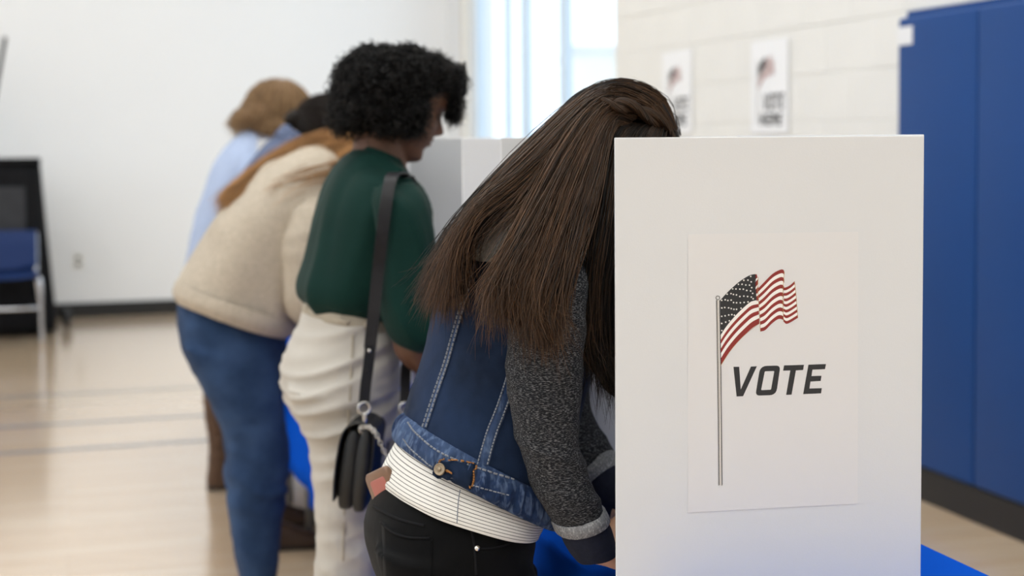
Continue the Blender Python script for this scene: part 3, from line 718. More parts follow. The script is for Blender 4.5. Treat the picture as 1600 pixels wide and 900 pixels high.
class Head:
    def __init__(s, centre, pitch, yaw=0.0, k=1.0):
        cy_, sy_ = math.cos(yaw), math.sin(yaw); f0 = WA * cy_ + UA * sy_; s.Y = np.cross(ZA, f0)
        s.X = f0 * math.cos(pitch) - ZA * math.sin(pitch); s.Z = ZA * math.cos(pitch) + f0 * math.sin(pitch)
        s.c = np.asarray(centre, float); s.k = k
    def w(s, p):
        p = np.asarray(p, float) * s.k; return s.c + p[..., 0:1] * s.X + p[..., 1:2] * s.Y + p[..., 2:3] * s.Z
    def parts(s):
        nzv, nt = 84, 84
        zz = -.006 + .231 * (1 - np.cos(np.linspace(0, np.pi, nzv))) / 2; th = np.linspace(0, 2 * np.pi, nt, endpoint=False)
        Z, T = np.meshgrid(zz, th, indexing='ij'); V = s.w(head_surf(Z, T)).reshape(-1, 3)
        F = [(i * nt + j, i * nt + (j + 1) % nt, (i + 1) * nt + (j + 1) % nt, (i + 1) * nt + j) for i in range(nzv - 1) for j in range(nt)]
        F += [tuple(range(nt - 1, -1, -1)), tuple((nzv - 1) * nt + j for j in range(nt))]
        out = [(V, F)]
        for sg in (-1, 1):
            c = s.w(np.array([-.012, sg * .074, -.028]))
            out.append(ellipsoid(c, (s.X * .017 - s.Y * sg * -.008), s.Y * .006, s.Z * .031 - s.X * .006, 14, 10))
            out.append(ellipsoid(s.w(np.array([-.006, sg * .073, -.054])), s.X * .009, s.Y * .006, s.Z * .01, 10, 8))
        return out
    def patch(s, z0, z1, y0, y1, off, n=10, m=4, arch=0.0, taper=0.0):
        """face patch as grid mesh between local heights and signed y"""
        V = []
        for i in range(n):
            t = i / (n - 1); y = y0 + (y1 - y0) * t
            mid = (z0 + z1) / 2 + arch * (1 - (2 * t - 1) ** 2); hh = (z1 - z0) / 2 * (1 - taper * abs(2 * t - 1) ** 2)
            for j in range(m):
                z = mid + hh * (2 * j / (m - 1) - 1)
                hw = float(_sm(_HW, z)); q = min(0.98, abs(y) / hw); th = math.asin(q ** (2.25 / 2)) * (1 if y >= 0 else -1)
                p = head_surf(z, th); p[0] += off; V.append(s.w(p))
        F = [(i * m + j, (i + 1) * m + j, (i + 1) * m + j + 1, i * m + j + 1) for i in range(n - 1) for j in range(m - 1)]
        return mk(V, F, True)
    def face_parts(s, root, lip, brow):
        for sg in (-1, 1):
            link('eyebrow', s.patch(.1315, .1375, sg * .014, sg * .050, .0022, arch=.004, taper=.5), brow, root)
            link('eyelashes', s.patch(.1045, .1070, sg * .019, sg * .046, .0018, arch=-.003, taper=.4), M_lash, root)
        link('lips', s.patch(.0455, .0645, -.024, .024, .0008, n=16, m=8, taper=.9), lip, root)

def hand_parts(wrist, f, n, side, k=1.0, curl=1.0):
    """wrist point, finger direction f, palm normal n (palm side), thumb side vector"""
    f = f / np.linalg.norm(f); n = n - f * (n @ f); n = n / np.linalg.norm(n); sd = side - f * (side @ f) - n * (side @ n); sd = sd / np.linalg.norm(sd)
    out = [loft([(wrist - f * .03 * k, sd * .025 * k, n * .019 * k, 2.2), (wrist, sd * .026 * k, n * .018 * k, 2.2), (wrist + f * .035 * k, sd * .036 * k, n * .016 * k, 2.4), (wrist + f * .07 * k, sd * .041 * k, n * .0135 * k, 2.4), (wrist + f * .092 * k, sd * .040 * k, n * .011 * k, 2.4), (wrist + f * .099 * k, sd * .034 * k, n * .006 * k, 2.2)], 14, 20)[:2]]
    for o, l, b in ((.0285, .072, .088), (.0095, .080, .093), (-.0095, .074, .089), (-.0285, .058, .080)):
        p = wrist + (f * b + sd * o) * k; pts = [p - f * .02 * k, p]; ang = 0
        for seg, a in ((.45, 22), (.30, 38), (.25, 24)):
            ang += math.radians(a * curl); p = p + (f * math.cos(ang) + n * math.sin(ang) + sd * (o * .4)) * l * seg * k; pts.append(p)
        out.append(tube(pts, [.0092 * k, .0092 * k, .0085 * k, .0076 * k, .0060 * k], 14, 12, ref=sd))
    p = wrist + (f * .022 + sd * .026 + n * .004) * k; pts = [p - sd * .012 * k, p]
    for l, a, b in ((.036, .62, .15), (.030, .25, .35), (.024, .05, .5)):
        d = f * .8 + sd * a + n * b; p = p + d / np.linalg.norm(d) * l * k; pts.append(p)
    out.append(tube(pts, [.013 * k, .0125 * k, .011 * k, .0095 * k, .0068 * k], 14, 12))
    return out
def bvh_of(me):
    c = coords(me); return BVHTree.FromPolygons([tuple(v) for v in c], [tuple(p.vertices) for p in me.polygons])
def hit(bvh, px, py):
    d = ray(px, py); r = bvh.ray_cast(Vector(CAM), Vector(d / np.linalg.norm(d)))
    if r[0] is None:
        q = bvh.find_nearest(Vector(CAM + d * 2.0)); return np.array(q[0]), np.array(q[1])
    n = np.array(r[1]); 
    if n @ d > 0: n = -n
    return np.array(r[0]), n
def ribbon(name, bvh, pts, width, off, mat, parent, m=40, thick=0.0012, dash=None, gap=0.4):
    """raised strip lying on a garment, along pixel points"""
    P = catmull(pts, m); H = [hit(bvh, *p) for p in P]
    C = np.array([h[0] for h in H]); Nn = np.array([h[1] for h in H])
    C = np.stack([np.convolve(np.pad(C[:, i], 2, 'edge'), np.ones(5) / 5, 'valid') for i in range(3)], axis=1)
    T = np.gradient(C, axis=0); T /= np.linalg.norm(T, axis=1)[:, None] + 1e-9
    S = np.cross(Nn, T); S /= np.linalg.norm(S, axis=1)[:, None] + 1e-9
    C = C + Nn * off
    V, F = [], []
    def piece(i0, i1):
        b = len(V)
        for i in range(i0, i1 + 1):
            V.extend([C[i] - S[i] * width / 2 - Nn[i] * thick, C[i] - S[i] * width * .4 + Nn[i] * thick * .4, C[i] + S[i] * width * .4 + Nn[i] * thick * .4, C[i] + S[i] * width / 2 - Nn[i] * thick])
        k = i1 - i0
        for i in range(k):
            for j in range(3): F.append((b + i * 4 + j, b + i * 4 + j + 1, b + (i + 1) * 4 + j + 1, b + (i + 1) * 4 + j))
        F.append((b, b + 3, b + 2, b + 1)); e = b + k * 4; F.append((e, e + 1, e + 2, e + 3))
    if dash:
        i = 0
        while i + dash < m: piece(i, i + dash); i += dash + 1
    else: piece(0, m - 1)
    return link(name, mk(V, F, True), mat, parent)
def patch4(name, bvh, quad, off, mat, parent, n=14, thick=0.0015, edge_fn=None):
    """raised patch (pocket, tab) from four pixel corners TL TR BR BL"""
    TL, TR, BR, BL = [np.array(q, float) for q in quad]; V = []
    for i in range(n):
        a = i / (n - 1)
        for j in range(n):
            b = j / (n - 1); bb = b
            p = (TL * (1 - b) + TR * b) * (1 - a) + (BL * (1 - b) + BR * b) * a
            if edge_fn: p = p + np.array(edge_fn(a, b))
            h, nn = hit(bvh, *p); V.append(h + nn * off)
    F = [(i * n + j, i * n + j + 1, (i + 1) * n + j + 1, (i + 1) * n + j) for i in range(n - 1) for j in range(n - 1)]
    me = mk(V, F); o = link(name, me, mat, parent)
    nn_ = np.mean(normals(me), axis=0)
    if nn_ @ (CAM - coords(me).mean(axis=0)) < 0:
        me.flip_normals()
    md = o.modifiers.new('t', 'SOLIDIFY'); md.thickness = thick + off * 2; md.offset = -1
    return o
def strands(name, guides, count, mat, parent, seed=0, n=26, spread=0.006, radius=0.0006, clump=0.6, nclump=60, wave=0.002, jitter=0.012, tipvar=0.12, rbase=(0.25, 0.75), out_dir=None, out_amt=0.0, cvar=.1):
    """long hair: G guides, each (k,3); hair is drawn between neighbouring guides"""
    rng = np.random.default_rng(seed)
    G = np.stack([catmull(g, n) for g in guides])                     # K,n,3
    K = len(G); t0 = rng.uniform(0, K - 1, count)
    cen = np.sort(rng.uniform(0, K - 1, nclump)); idx = np.abs(t0[:, None] - cen[None]).argmin(1); tc = cen[idx]
    s = np.linspace(0, 1, n)
    T = t0[:, None] + (tc - t0)[:, None] * clump * s[None] ** 1.3
    T = np.clip(T, 0, K - 1.0001); i = np.floor(T).astype(int); f = (T - i)[..., None]
    ar_ = np.arange(n)[None].repeat(count, 0)
    P = G[i, ar_] * (1 - f) + G[i + 1, ar_] * f
    off = rng.normal(0, 1, (count, 3)) * spread; offc = rng.normal(0, 1, (nclump, 3)) * spread * 1.2
    P = P + off[:, None, :] * (0.35 + 0.65 * (1 - np.abs(2 * s - 0.9)))[None, :, None] + offc[idx][:, None, :] * s[None, :, None]
    ph = rng.uniform(0, 6.28, (count, 3)); fr = rng.uniform(1.0, 2.6, (count, 1))
    P = P + wave * np.sin(s[None, :, None] * 6.28 * fr[:, :, None] + ph[:, None, :]) * s[None, :, None]
    tip = rng.normal(0, jitter, (count, 3)); P = P + tip[:, None, :] * (s ** 5)[None, :, None]
    if out_dir is not None:
        lay = rng.uniform(0, 1, count) ** 1.5; P = P + np.asarray(out_dir)[None, None, :] * (lay * out_amt)[:, None, None]
    cut = 1 - rng.uniform(0, 1, count) ** 2 * tipvar * 2
    # resample to cut length
    q = s[None] * cut[:, None] * (n - 1); q0 = np.clip(np.floor(q).astype(int), 0, n - 2); qf = (q - q0)[..., None]
    rows = np.arange(count)[:, None]; P = P[rows, q0] * (1 - qf) + P[rows, q0 + 1] * qf
    rnd = np.clip(rng.uniform(rbase[0], rbase[1], count) + rng.normal(0, cvar, nclump)[idx], 0, 1)
    return strand_mesh(name, P, radius, rnd, mat, parent, taper=True)
def strand_mesh(name, P, radius, rnd, mat, parent, taper=True, sides=3):
    S_, n, _ = P.shape
    T = np.gradient(P, axis=1); T /= np.linalg.norm(T, axis=2, keepdims=True) + 1e-9
    ref = np.array([0.31, -0.42, 0.85]); A = np.cross(T, ref); A /= np.linalg.norm(A, axis=2, keepdims=True) + 1e-9; B = np.cross(T, A)
    s = np.linspace(0, 1, n); rad = radius * (np.clip(1.15 - s ** 3, 0.15, 1) if taper else np.ones(n))
    V = np.stack([P + (A * math.cos(k * 2 * math.pi / sides) + B * math.sin(k * 2 * math.pi / sides)) * rad[None, :, None] for k in range(sides)], axis=2)  # S,n,3,3
    V = V.reshape(-1, 3)
    base = (np.arange(S_)[:, None] * n + np.arange(n - 1)[None]) * sides
    Q = []
    for k in range(sides):
        k2 = (k + 1) % sides; Q.append(np.stack([base + k, base + k2, base + sides + k2, base + sides + k], axis=-1).reshape(-1, 4))
    me = mk_np(V, np.concatenate(Q)); fattr(me, 'rnd', np.repeat(rnd, n * sides))
    o = link(name, me, mat, parent); o['kind'] = 'stuff'; return o
def shoe_parts(heel, toe_dir, length, up=0.10, wid=0.042, shaft=None):
    """low shoe on the floor, heel point at z=0 under the heel"""
    f = toe_dir / np.linalg.norm(toe_dir); s_ = np.cross(ZA, f); h = np.array([heel[0], heel[1], 0.0])
    S = []
    for t, hw, ht in ((0.0, .028, .055), (.06, .034, .085), (.22, .036, .095), (.42, .038, .078), (.62, .044, .058), (.80, .046, .046), (.93, .036, .038), (1.0, .016, .026)):
        S.append((h + f * length * t + ZA * ht * up / .10 / 2, s_ * hw * wid / .042, ZA * ht * up / .10 / 2, 2.6))
    return loft(S, 26, 24)[:2]
def person(label, base):
    e = empty('person', (base[0], base[1], 0)); tag(e, label, 'person', 'voters standing along the row of booths'); return e
# ================================================================== FRONT VOTER (denim jacket, long brown hair)
M_denim = fabric('dark_blue_denim', srgb(25, 36, 56), amt=0.28, nscale=60, weave=1400, bump=0.35, fade=srgb(40, 60, 94))
M_denim_band = fabric('worn_denim_band', srgb(34, 50, 82), amt=0.35, nscale=120, weave=1400, bump=0.4, fade=srgb(98, 120, 156), fleck=srgb(120, 140, 172), fleck_scale=60, fleck_stretch=(2.2, 2.2, .6), fleck_amt=.45)
M_thread = fabric('pale_denim_thread', srgb(134, 138, 146), amt=0.2, nscale=200)
M_thread_tan = fabric('tan_thread', srgb(160, 112, 66), amt=0.2, nscale=200)
M_heather = fabric('charcoal_heather_knit', srgb(33, 34, 38), amt=0.3, nscale=120, weave=800, bump=0.5, fleck=srgb(140, 141, 144), fleck_scale=300, fleck_stretch=(.8, .8, 3.6), fleck_amt=0.6)
M_heather_l = fabric('light_heather_knit', srgb(126, 127, 130), amt=0.3, nscale=160, weave=600, bump=0.6, fleck=srgb(205, 205, 205), fleck_scale=260, fleck_stretch=(1.5, 1.5, 1))
M_hood = fabric('pale_heather_hood_knit', srgb(176, 176, 178), amt=0.25, nscale=160, weave=500, bump=0.7, fleck=srgb(225, 225, 225), fleck_scale=200, fleck_stretch=(1.5, 1.5, 1))
M_cuff_dark = fabric('navy_cuff_knit', srgb(38, 41, 54), amt=0.2, nscale=120, weave=700, bump=0.4)
M_blackcl = fabric('black_trouser_cloth', srgb(11, 11, 12), amt=0.15, nscale=80, weave=1200, bump=0.2, sheen=0.05)
M_blackst = fabric('black_seam_thread', srgb(24, 24, 26), amt=0.15, nscale=80)
M_brass = material('antique_brass', srgb(150, 135, 115), 0.38, metal=0.9, noise_scale=300, noise_amt=0.3)
M_silver = material('polished_silver', srgb(216, 212, 206), 0.2, metal=1.0, noise_scale=60, noise_amt=0.04)
def stripe_material():
    m = fabric('white_jersey', srgb(232, 229, 222), amt=0.03, nscale=40, weave=1200, bump=0.15); m.name = 'striped_white_jersey'
    N, K = m.node_tree.nodes, m.node_tree.links; p = N['Principled BSDF']; cur = p.inputs['Base Color'].links[0].from_socket
    at = N.new('ShaderNodeAttribute'); at.attribute_name = 'ls'
    a = N.new('ShaderNodeMath'); a.operation = 'DIVIDE'; a.inputs[1].default_value = 0.0046; K.new(at.outputs['Fac'], a.inputs[0])
    b = N.new('ShaderNodeMath'); b.operation = 'FRACT'; K.new(a.outputs[0], b.inputs[0])
    c = N.new('ShaderNodeMath'); c.operation = 'LESS_THAN'; c.inputs[1].default_value = 0.17; K.new(b.outputs[0], c.inputs[0])
    mx = N.new('ShaderNodeMix'); mx.data_type = 'RGBA'; mx.inputs['B'].default_value = srgb(54, 52, 54); K.new(cur, mx.inputs['A']); K.new(c.outputs[0], mx.inputs['Factor']); K.new(mx.outputs['Result'], p.inputs['Base Color'])
    return m
M_stripe = stripe_material()
uA = 2.05
hipA = at_u(705, 850, uA)
A = person('person in a denim jacket with grey sleeves, bent over the nearest booth', hipA)
# ---- trousers
pel = [sec(612, 735, 828, 790, uA, .135), sec(602, 762, 822, 818, uA, .15), sec(584, 795, 818, 848, uA, .163), sec(578, 840, 816, 880, uA, .17), sec(588, 895, 836, 915, uA, .168), sec(615, 950, 838, 960, uA, .15)]
def leg(u, dx): return [sec(588 + dx, 860, 830 + dx, 880, u, .082), sec(604 + dx, 930, 838 + dx, 940, u, .084), sec(630 + dx, 1040, 812 + dx, 1040, u, .074), sec(668 + dx, 1200, 806 + dx, 1200, u, .060), sec(655 + dx, 1350, 776 + dx, 1350, u, .056), sec(672 + dx, 1560, 760 + dx, 1560, u, .045), sec(676 + dx, 1640, 762 + dx, 1640, u, .045)]
parts = [loft(pel, 30, 48)[:2], loft(leg(uA - .085, 0), 34, 36)[:2], loft(leg(uA + .085, 4), 34, 36)[:2]]
tr = remesh(parts, .006, 6)
displace(tr, lambda c, n: .0035 * nz(c, (9, 9, 16)) + .002 * ridge(local(c), (6, 6, 22), 3.1))
tro = link('trousers', tr, M_blackcl, A)
bv = bvh_of(tr)
# pocket, seams, rivet
patch4('back_pocket', bv, [(597, 815), (676, 842), (676, 905), (600, 905)], .0012, M_blackcl, A, edge_fn=lambda a, b: (0, 10 * math.sin(math.pi * b) * (1 - a)))
ribbon('pocket_hem', bv, [(596, 816), (615, 832), (640, 840), (674, 841)], .003, .003, M_blackst, A)
ribbon('yoke_seam', bv, [(582, 790), (600, 800), (625, 812), (665, 822)], .004, .0012, M_blackst, A)
ribbon('front_pocket_seam', bv, [(742, 857), (765, 857), (790, 852), (808, 840)], .003, .0012, M_blackst, A)
ribbon('side_seam', bv, [(737, 830), (742, 860), (744, 900)], .004, .0010, M_blackst, A)
h, n = hit(bv, 745, 857)
V, F = ellipsoid(h + n * .002, np.cross(n, ZA) * .0045, np.cross(n, np.cross(n, ZA)) * .0045, n * .0025, 16, 8); link('rivet', mk(V, F, True), M_silver, A)
# ---- striped top
sh = [sec(648, 655, 858, 740, uA, .145), sec(630, 690, 846, 785, uA, .150), sec(611, 725, 838, 802, uA, .160), sec(600, 750, 829, 815, uA, .166), sec(600, 762, 826, 821, uA, .166)]
V, F, s, th = loft(sh, 44, 96)
me = mk(V, F); fattr(me, 'ls', s * 1.06 + .0008 * np.sin(th * 3)); bm = bmesh.new(); bm.from_mesh(me); bmesh.ops.recalc_face_normals(bm, faces=bm.faces); bm.to_mesh(me); bm.free()
displace(me, lambda c, n: .0025 * nz(c, (14, 14, 9), 2))
link('striped_top', me, M_stripe, A)
ribbon('top_side_seam', bvh_of(me), [(719, 765), (716, 785), (714, 818)], .0015, .0004, M_thread, A, thick=.0006)
# ---- denim jacket body
jk = [sec(628, 688, 852, 800, uA, .166), sec(640, 655, 862, 765, uA, .168), sec(652, 615, 872, 712, uA, .160), sec(668, 565, 888, 640, uA, .160), sec(684, 510, 906, 570, uA, .168), sec(700, 455, 916, 490, uA, .180), sec(716, 405, 914, 425, uA, .190), sec(742, 362, 900, 380, uA, .165), sec(775, 338, 875, 345, uA, .105), sec(800, 326, 862, 328, uA, .068)]
V, F, s, th = loft(jk, 120, 132); jm = mk(V, F, True)
def jd(c, n):
    l = local(c); return .004 * nz(l, (7, 7, 11), 1) + .0032 * ridge(l + .3 * np.array([l[2], 0, l[0]]), (10, 10, 7), 4.4) + .0008 * nz(l, (60, 60, 60)) - .002
displace(jm, jd)
link('jacket', jm, M_denim, A); bj = bvh_of(jm)
# waistband, puckered
wb = [sec(622, 696, 852, 812, uA, .172), sec(627, 686, 855, 800, uA, .176), sec(634, 668, 860, 778, uA, .177), sec(641, 654, 863, 764, uA, .173)]
V, F, s, th = loft(wb, 22, 260, caps=False)
V = V + 0
me = mk(V, F, True)
tt = np.tile(np.linspace(0, 1, 22)[:, None], (1, 260)).ravel(); c = coords(me); nn = normals(me)
pk = np.array([mnoise.noise(Vector((math.cos(a) * 24, math.sin(a) * 24, t * 1.3))) for a, t in zip(th, tt)])
setcoords(me, c + nn * (.0045 * np.sin(np.pi * tt) + .0085 * pk * np.sin(np.pi * np.clip(tt, 0, 1)) ** .5)[:, None])
w_o = link('waistband', me, M_denim_band, A); md = w_o.modifiers.new('t', 'SOLIDIFY'); md.thickness = .004; md.offset = -1
bw_ = bvh_of(me)
ribbon('waistband_stitching', bw_, [(637, 660), (652, 679), (690, 708), (755, 734), (828, 756)], .0026, .0012, M_thread, A, m=130, dash=3)
ribbon('waistband_stitching', bw_, [(630, 686), (646, 705), (690, 739), (745, 760), (800, 775)], .0018, .0012, M_thread, A, m=130, dash=3)
# seams of the jacket
for nm, pts, w1, w2 in (('back_seam', [(741, 412), (730, 460), (714, 515), (700, 565), (683, 615), (664, 672)], .006, .5), ('side_seam', [(806, 560), (800, 590), (785, 635), (768, 680), (754, 728)], .016, .5)):
    ribbon(nm, bj, pts, w1, .0016, M_denim_band, A, m=60, thick=.002)
    for dx in ((-2.6, 3.0) if w1 < .01 else (-8.5, 6.5)):
        ribbon('seam_stitching', bj, [(x + dx, y) for x, y in pts], .0022, .0038 if dx else .003, M_thread, A, m=150, dash=3)
# tab and button
patch4('waist_tab', bw_, [(681, 720), (742, 724), (735, 764), (685, 742)], .0026, M_denim, A, edge_fn=lambda a, b: (-6 * math.sin(math.pi * a) * (1 - b), 0))
ribbon('tab_stitching', bw_, [(742, 727), (739, 745), (736, 762)], .0024, .0052, M_thread_tan, A, m=40, dash=3)
ribbon('tab_stitching', bw_, [(684, 721), (700, 718), (725, 722), (741, 726)], .0016, .0050, M_thread_tan, A, m=50, dash=3)
ribbon('buttonhole', bw_, [(699, 735), (703, 737), (707, 737)], .003, .0055, M_thread_tan, A, m=8)
h, n = hit(bw_, 692, 734); n = hit(bj, 692, 720)[1]; n = n * .6 + (CAM - h) / np.linalg.norm(CAM - h) * .4; n /= np.linalg.norm(n); h = h + n * .003; a1 = np.cross(n, ZA); a1 /= np.linalg.norm(a1); a2 = np.cross(n, a1)
S = [(h + n * z, a1 * r, a2 * r, 2.0) for z, r in ((.003, .006), (.006, .0082), (.0085, .0084), (.0095, .0075), (.0088, .0055), (.0088, .001))]
V, F, _, _ = loft(S, 26, 28); bt = link('button', mk(V, F, True), M_brass, A)
V, F = ellipsoid(h + n * .0092, a1 * .003, a2 * .003, n * .0012, 12, 6); link('boss', mk(V, F, True), M_brass, bt)
# knitted collar lying at the nape
V, F, s, th = loft([sec(722, 405, 908, 412, uA, .178), sec(724, 368, 902, 374, uA, .186), sec(746, 336, 884, 338, uA, .155), sec(782, 314, 870, 316, uA, .085)], 34, 80, caps=False)
me = mk(V, F, True); displace(me, lambda c, n: .004 + .003 * nz(c, (16, 16, 16), 5)); o = link('collar', me, M_hood, A); md = o.modifiers.new('t', 'SOLIDIFY'); md.thickness = .004; md.offset = -1
# ---- sleeves
def slv_wr(amp, base):
    def f(c, n):
        l = local(c); return amp * ridge(l + np.array([.25 * l[2], 0, .3 * l[0]]), (7, 7, 22), base) + .6 * amp * nz(l, (12, 12, 18), base)
    return f
uR = 1.872
sl = [sec(806, 430, 896, 398, uR + .03, .05), sec(806, 470, 908, 425, uR + .012, .062), sec(800, 525, 908, 500, uR, .064), sec(798, 580, 903, 570, uR - .002, .060), sec(802, 640, 897, 632, uR - .004, .056), sec(812, 690, 898, 680, uR - .006, .053), sec(828, 740, 910, 722, uR - .005, .051), sec(848, 785, 926, 762, uR - .003, .049), sec(868, 820, 937, 792, uR, .046), sec(876, 832, 941, 803, uR, .044)]
V, F, s, th = loft(sl, 110, 72); me = mk(V, F, True); displace(me, slv_wr(.0035, 7.7)); link('sleeve', me, M_heather, A)
# armhole seam
V, F = tube([at_u(868, 408, uR - .045), at_u(818, 450, uR - .048), at_u(800, 510, uR - .05), at_u(800, 548, uR - .03)], [.004] * 4, 24, 8)
def cuff(c0, c1, c2, lat0, name_u, u):
    V, F, s, th = loft([sec(*c0, u, lat0), sec(*c1, u, lat0 * 1.07), sec(*c2, u, lat0 * 1.0)], 18, 60, caps=False)
    me = mk(V, F, True); displace(me, lambda c, n: .003 + .0012 * nz(c, (90, 90, 90))); o = link('rolled_cuff', me, M_heather_l, A); md = o.modifiers.new('t', 'SOLIDIFY'); md.thickness = .007; md.offset = -1
cuff((868, 817, 937, 790), (871, 826, 941, 798), (876, 835, 944, 806), .047, '', uR)
V, F, s, th = loft([sec(876, 832, 942, 802, uR, .044), sec(884, 850, 950, 822, uR, .043), sec(893, 865, 957, 842, uR, .040), sec(903, 878, 960, 858, uR, .035)], 24, 56)
me = mk(V, F, True); displace(me, lambda c, n: .0015 * nz(c, (40, 40, 40))); link('cuff_lining', me, M_cuff_dark, A)
# far sleeve
uLf = 2.215
fs = [at_u(872, 410, uLf - .03), at_u(868, 470, uLf), at_u(868, 560, uLf + .01), at_u(872, 640, uLf + .005), at_u(898, 690, uLf - .02), at_u(934, 738, uLf - .06)]
V, F = tube(fs, [.05, .062, .058, .053, .046, .041], 60, 40); me = mk(V, F, True); displace(me, slv_wr(.003, 2.2)); link('sleeve', me, M_heather, A)
d = fs[-1] - fs[-2]; d /= np.linalg.norm(d)
V, F = tube([fs[-1] - d * .012, fs[-1] + d * .004, fs[-1] + d * .018], [.041, .046, .042], 14, 40, caps=False); o = link('rolled_cuff', mk(V, F, True), M_heather_l, A); md = o.modifiers.new('t', 'SOLIDIFY'); md.thickness = .007; md.offset = -1
V, F = tube([fs[-1], fs[-1] + d * .04, fs[-1] + d * .075], [.04, .039, .032], 14, 40); link('cuff_lining', mk(V, F, True), M_cuff_dark, A)
wristL = fs[-1] + d * .075
# ---- head and skin
hcA = at_u(950, 243, 2.035); headA = Head(hcA, math.radians(52), 0.0, .97)
wristR = at_u(938, 855, uR)
tip = headA.w(np.array([-.035, 0, -.085]))
body = headA.parts() + [tube([at_u(832, 345, uA), at_u(850, 305, uA) , tip, hcA], [.062, .055, .055, .06], 20, 28),
    loft(shrink(jk, .82), 40, 36)[:2], loft(shrink(sl, .72), 40, 24)[:2], tube(fs + [wristL], [.035] * 6 + [.025], 30, 20),
    tube([at_u(904, 805, uR), at_u(920, 835, uR), wristR], [.026, .025, .024], 12, 20),
    loft(shrink(pel, .85), 20, 36)[:2], loft(shrink(leg(uA - .085, 0), .8), 24, 24)[:2], loft(shrink(leg(uA + .085, 4), .8), 24, 24)[:2]]
body += hand_parts(wristR, WA * .95 - ZA * .14 + UA * .1, -ZA * .5 + UA * .85, UA + ZA * .5, .95, .6)
body += hand_parts(wristL, WA * .97 - ZA * .03 - UA * .1, -ZA, -UA, .95, .18)
me = remesh(body, .0045, 3, .5, .4); link('body', me, M_skin_light, A)
headA.face_parts(A, M_lip, M_lash)
M_shoe = material('black_leather_shoe', srgb(30, 29, 29), 0.4, noise_scale=40, noise_amt=0.15)
for u, dx in ((uA - .085, 0), (uA + .085, 4)):
    p = at_u(676 + dx, 1650, u); V, F = shoe_parts(p - WA * .01, WA, .245); link('shoe', mk(V, F, True), M_shoe, A)
# ---- phone in the back pocket
ph = empty('phone', hit(bv, 592, 800)[0]); tag(ph, 'phone in a rose and bronze case tucked in the black back pocket', 'phone')
M_bronze = material('bronze_case_edge', srgb(128, 98, 78), 0.35, metal=0.3, noise_scale=80, noise_amt=0.06)
M_rose = material('rose_case_back', srgb(172, 98, 88), 0.4, noise_scale=30, noise_amt=0.05)
pc = at_u(572, 742, 2.10); pr_ = at_u(607, 725, 2.03); ax = pr_ - pc; ax /= np.linalg.norm(ax)
dn = at_u(584, 800, 2.10) - pc; dn = dn - ax * (dn @ ax); dn /= np.linalg.norm(dn); nm_ = np.cross(ax, dn); nm_ = nm_ if nm_ @ (CAM - pc) > 0 else -nm_
def slab(c, hx, hy, r, t, ax, ay, an):
    pts = rounded([(-hx, -hy), (hx, -hy), (hx, hy), (-hx, hy)], r, 6); n_ = len(pts); V = []
    for z, k in ((-t, .97), (-t * .6, 1), (t * .6, 1), (t, .97)): V += [c + ax * x * k + ay * y * k + an * z for x, y in pts]
    F = [(q * n_ + j, q * n_ + (j + 1) % n_, (q + 1) * n_ + (j + 1) % n_, (q + 1) * n_ + j) for q in range(3) for j in range(n_)] + [tuple(range(n_ - 1, -1, -1)), tuple(3 * n_ + j for j in range(n_))]
    return mk(V, F, True)
cc = pc + ax * .0365 + dn * .074
link('case', slab(cc, .0365, .074, .011, .0048, ax, dn, nm_), M_bronze, ph)
link('case_back', slab(cc + nm_ * .0046, .0245, .0615, .006, .0006, ax, dn, nm_), M_rose, ph)
# ---- long brown hair of the front voter
M_hairA = hair_material('dark_brown_hair', srgb(13, 9, 6), srgb(97, 69, 47), .36)
M_hairA_base = material('dark_brown_hair_mass', srgb(17, 11, 8), .7, spec=.06, noise_scale=60, noise_amt=.3, stretch=(1, 1, .15), bump=.5, bump_scale=300)
def GP(*pts): return np.array([at_u(*p) for p in pts])
g_back = [
 GP((1052, 205, 2.05), (1036, 158, 2.06), (1000, 137, 2.07), (955, 137, 2.08), (905, 164, 2.09), (830, 226, 2.09), (750, 314, 2.09), (700, 372, 2.08), (674, 430, 2.07), (664, 468, 2.06)),
 GP((1050, 208, 2.02), (1030, 160, 2.02), (990, 140, 2.02), (945, 143, 2.025), (895, 178, 2.02), (820, 250, 2.01), (742, 326, 2.005), (704, 390, 2.01), (684, 440, 2.0), (676, 474, 2.0)),
 GP((1048, 205, 1.985), (1022, 166, 1.98), (980, 148, 1.975), (935, 154, 1.975), (885, 200, 1.955), (812, 270, 1.94), (748, 336, 1.93), (712, 390, 1.925), (696, 440, 1.925), (694, 477, 1.93)),
 GP((1045, 208, 1.965), (1012, 172, 1.955), (972, 156, 1.95), (930, 166, 1.945), (880, 216, 1.93), (815, 284, 1.91), (764, 322, 1.895), (730, 358, 1.885), (714, 412, 1.885), (712, 476, 1.89))]
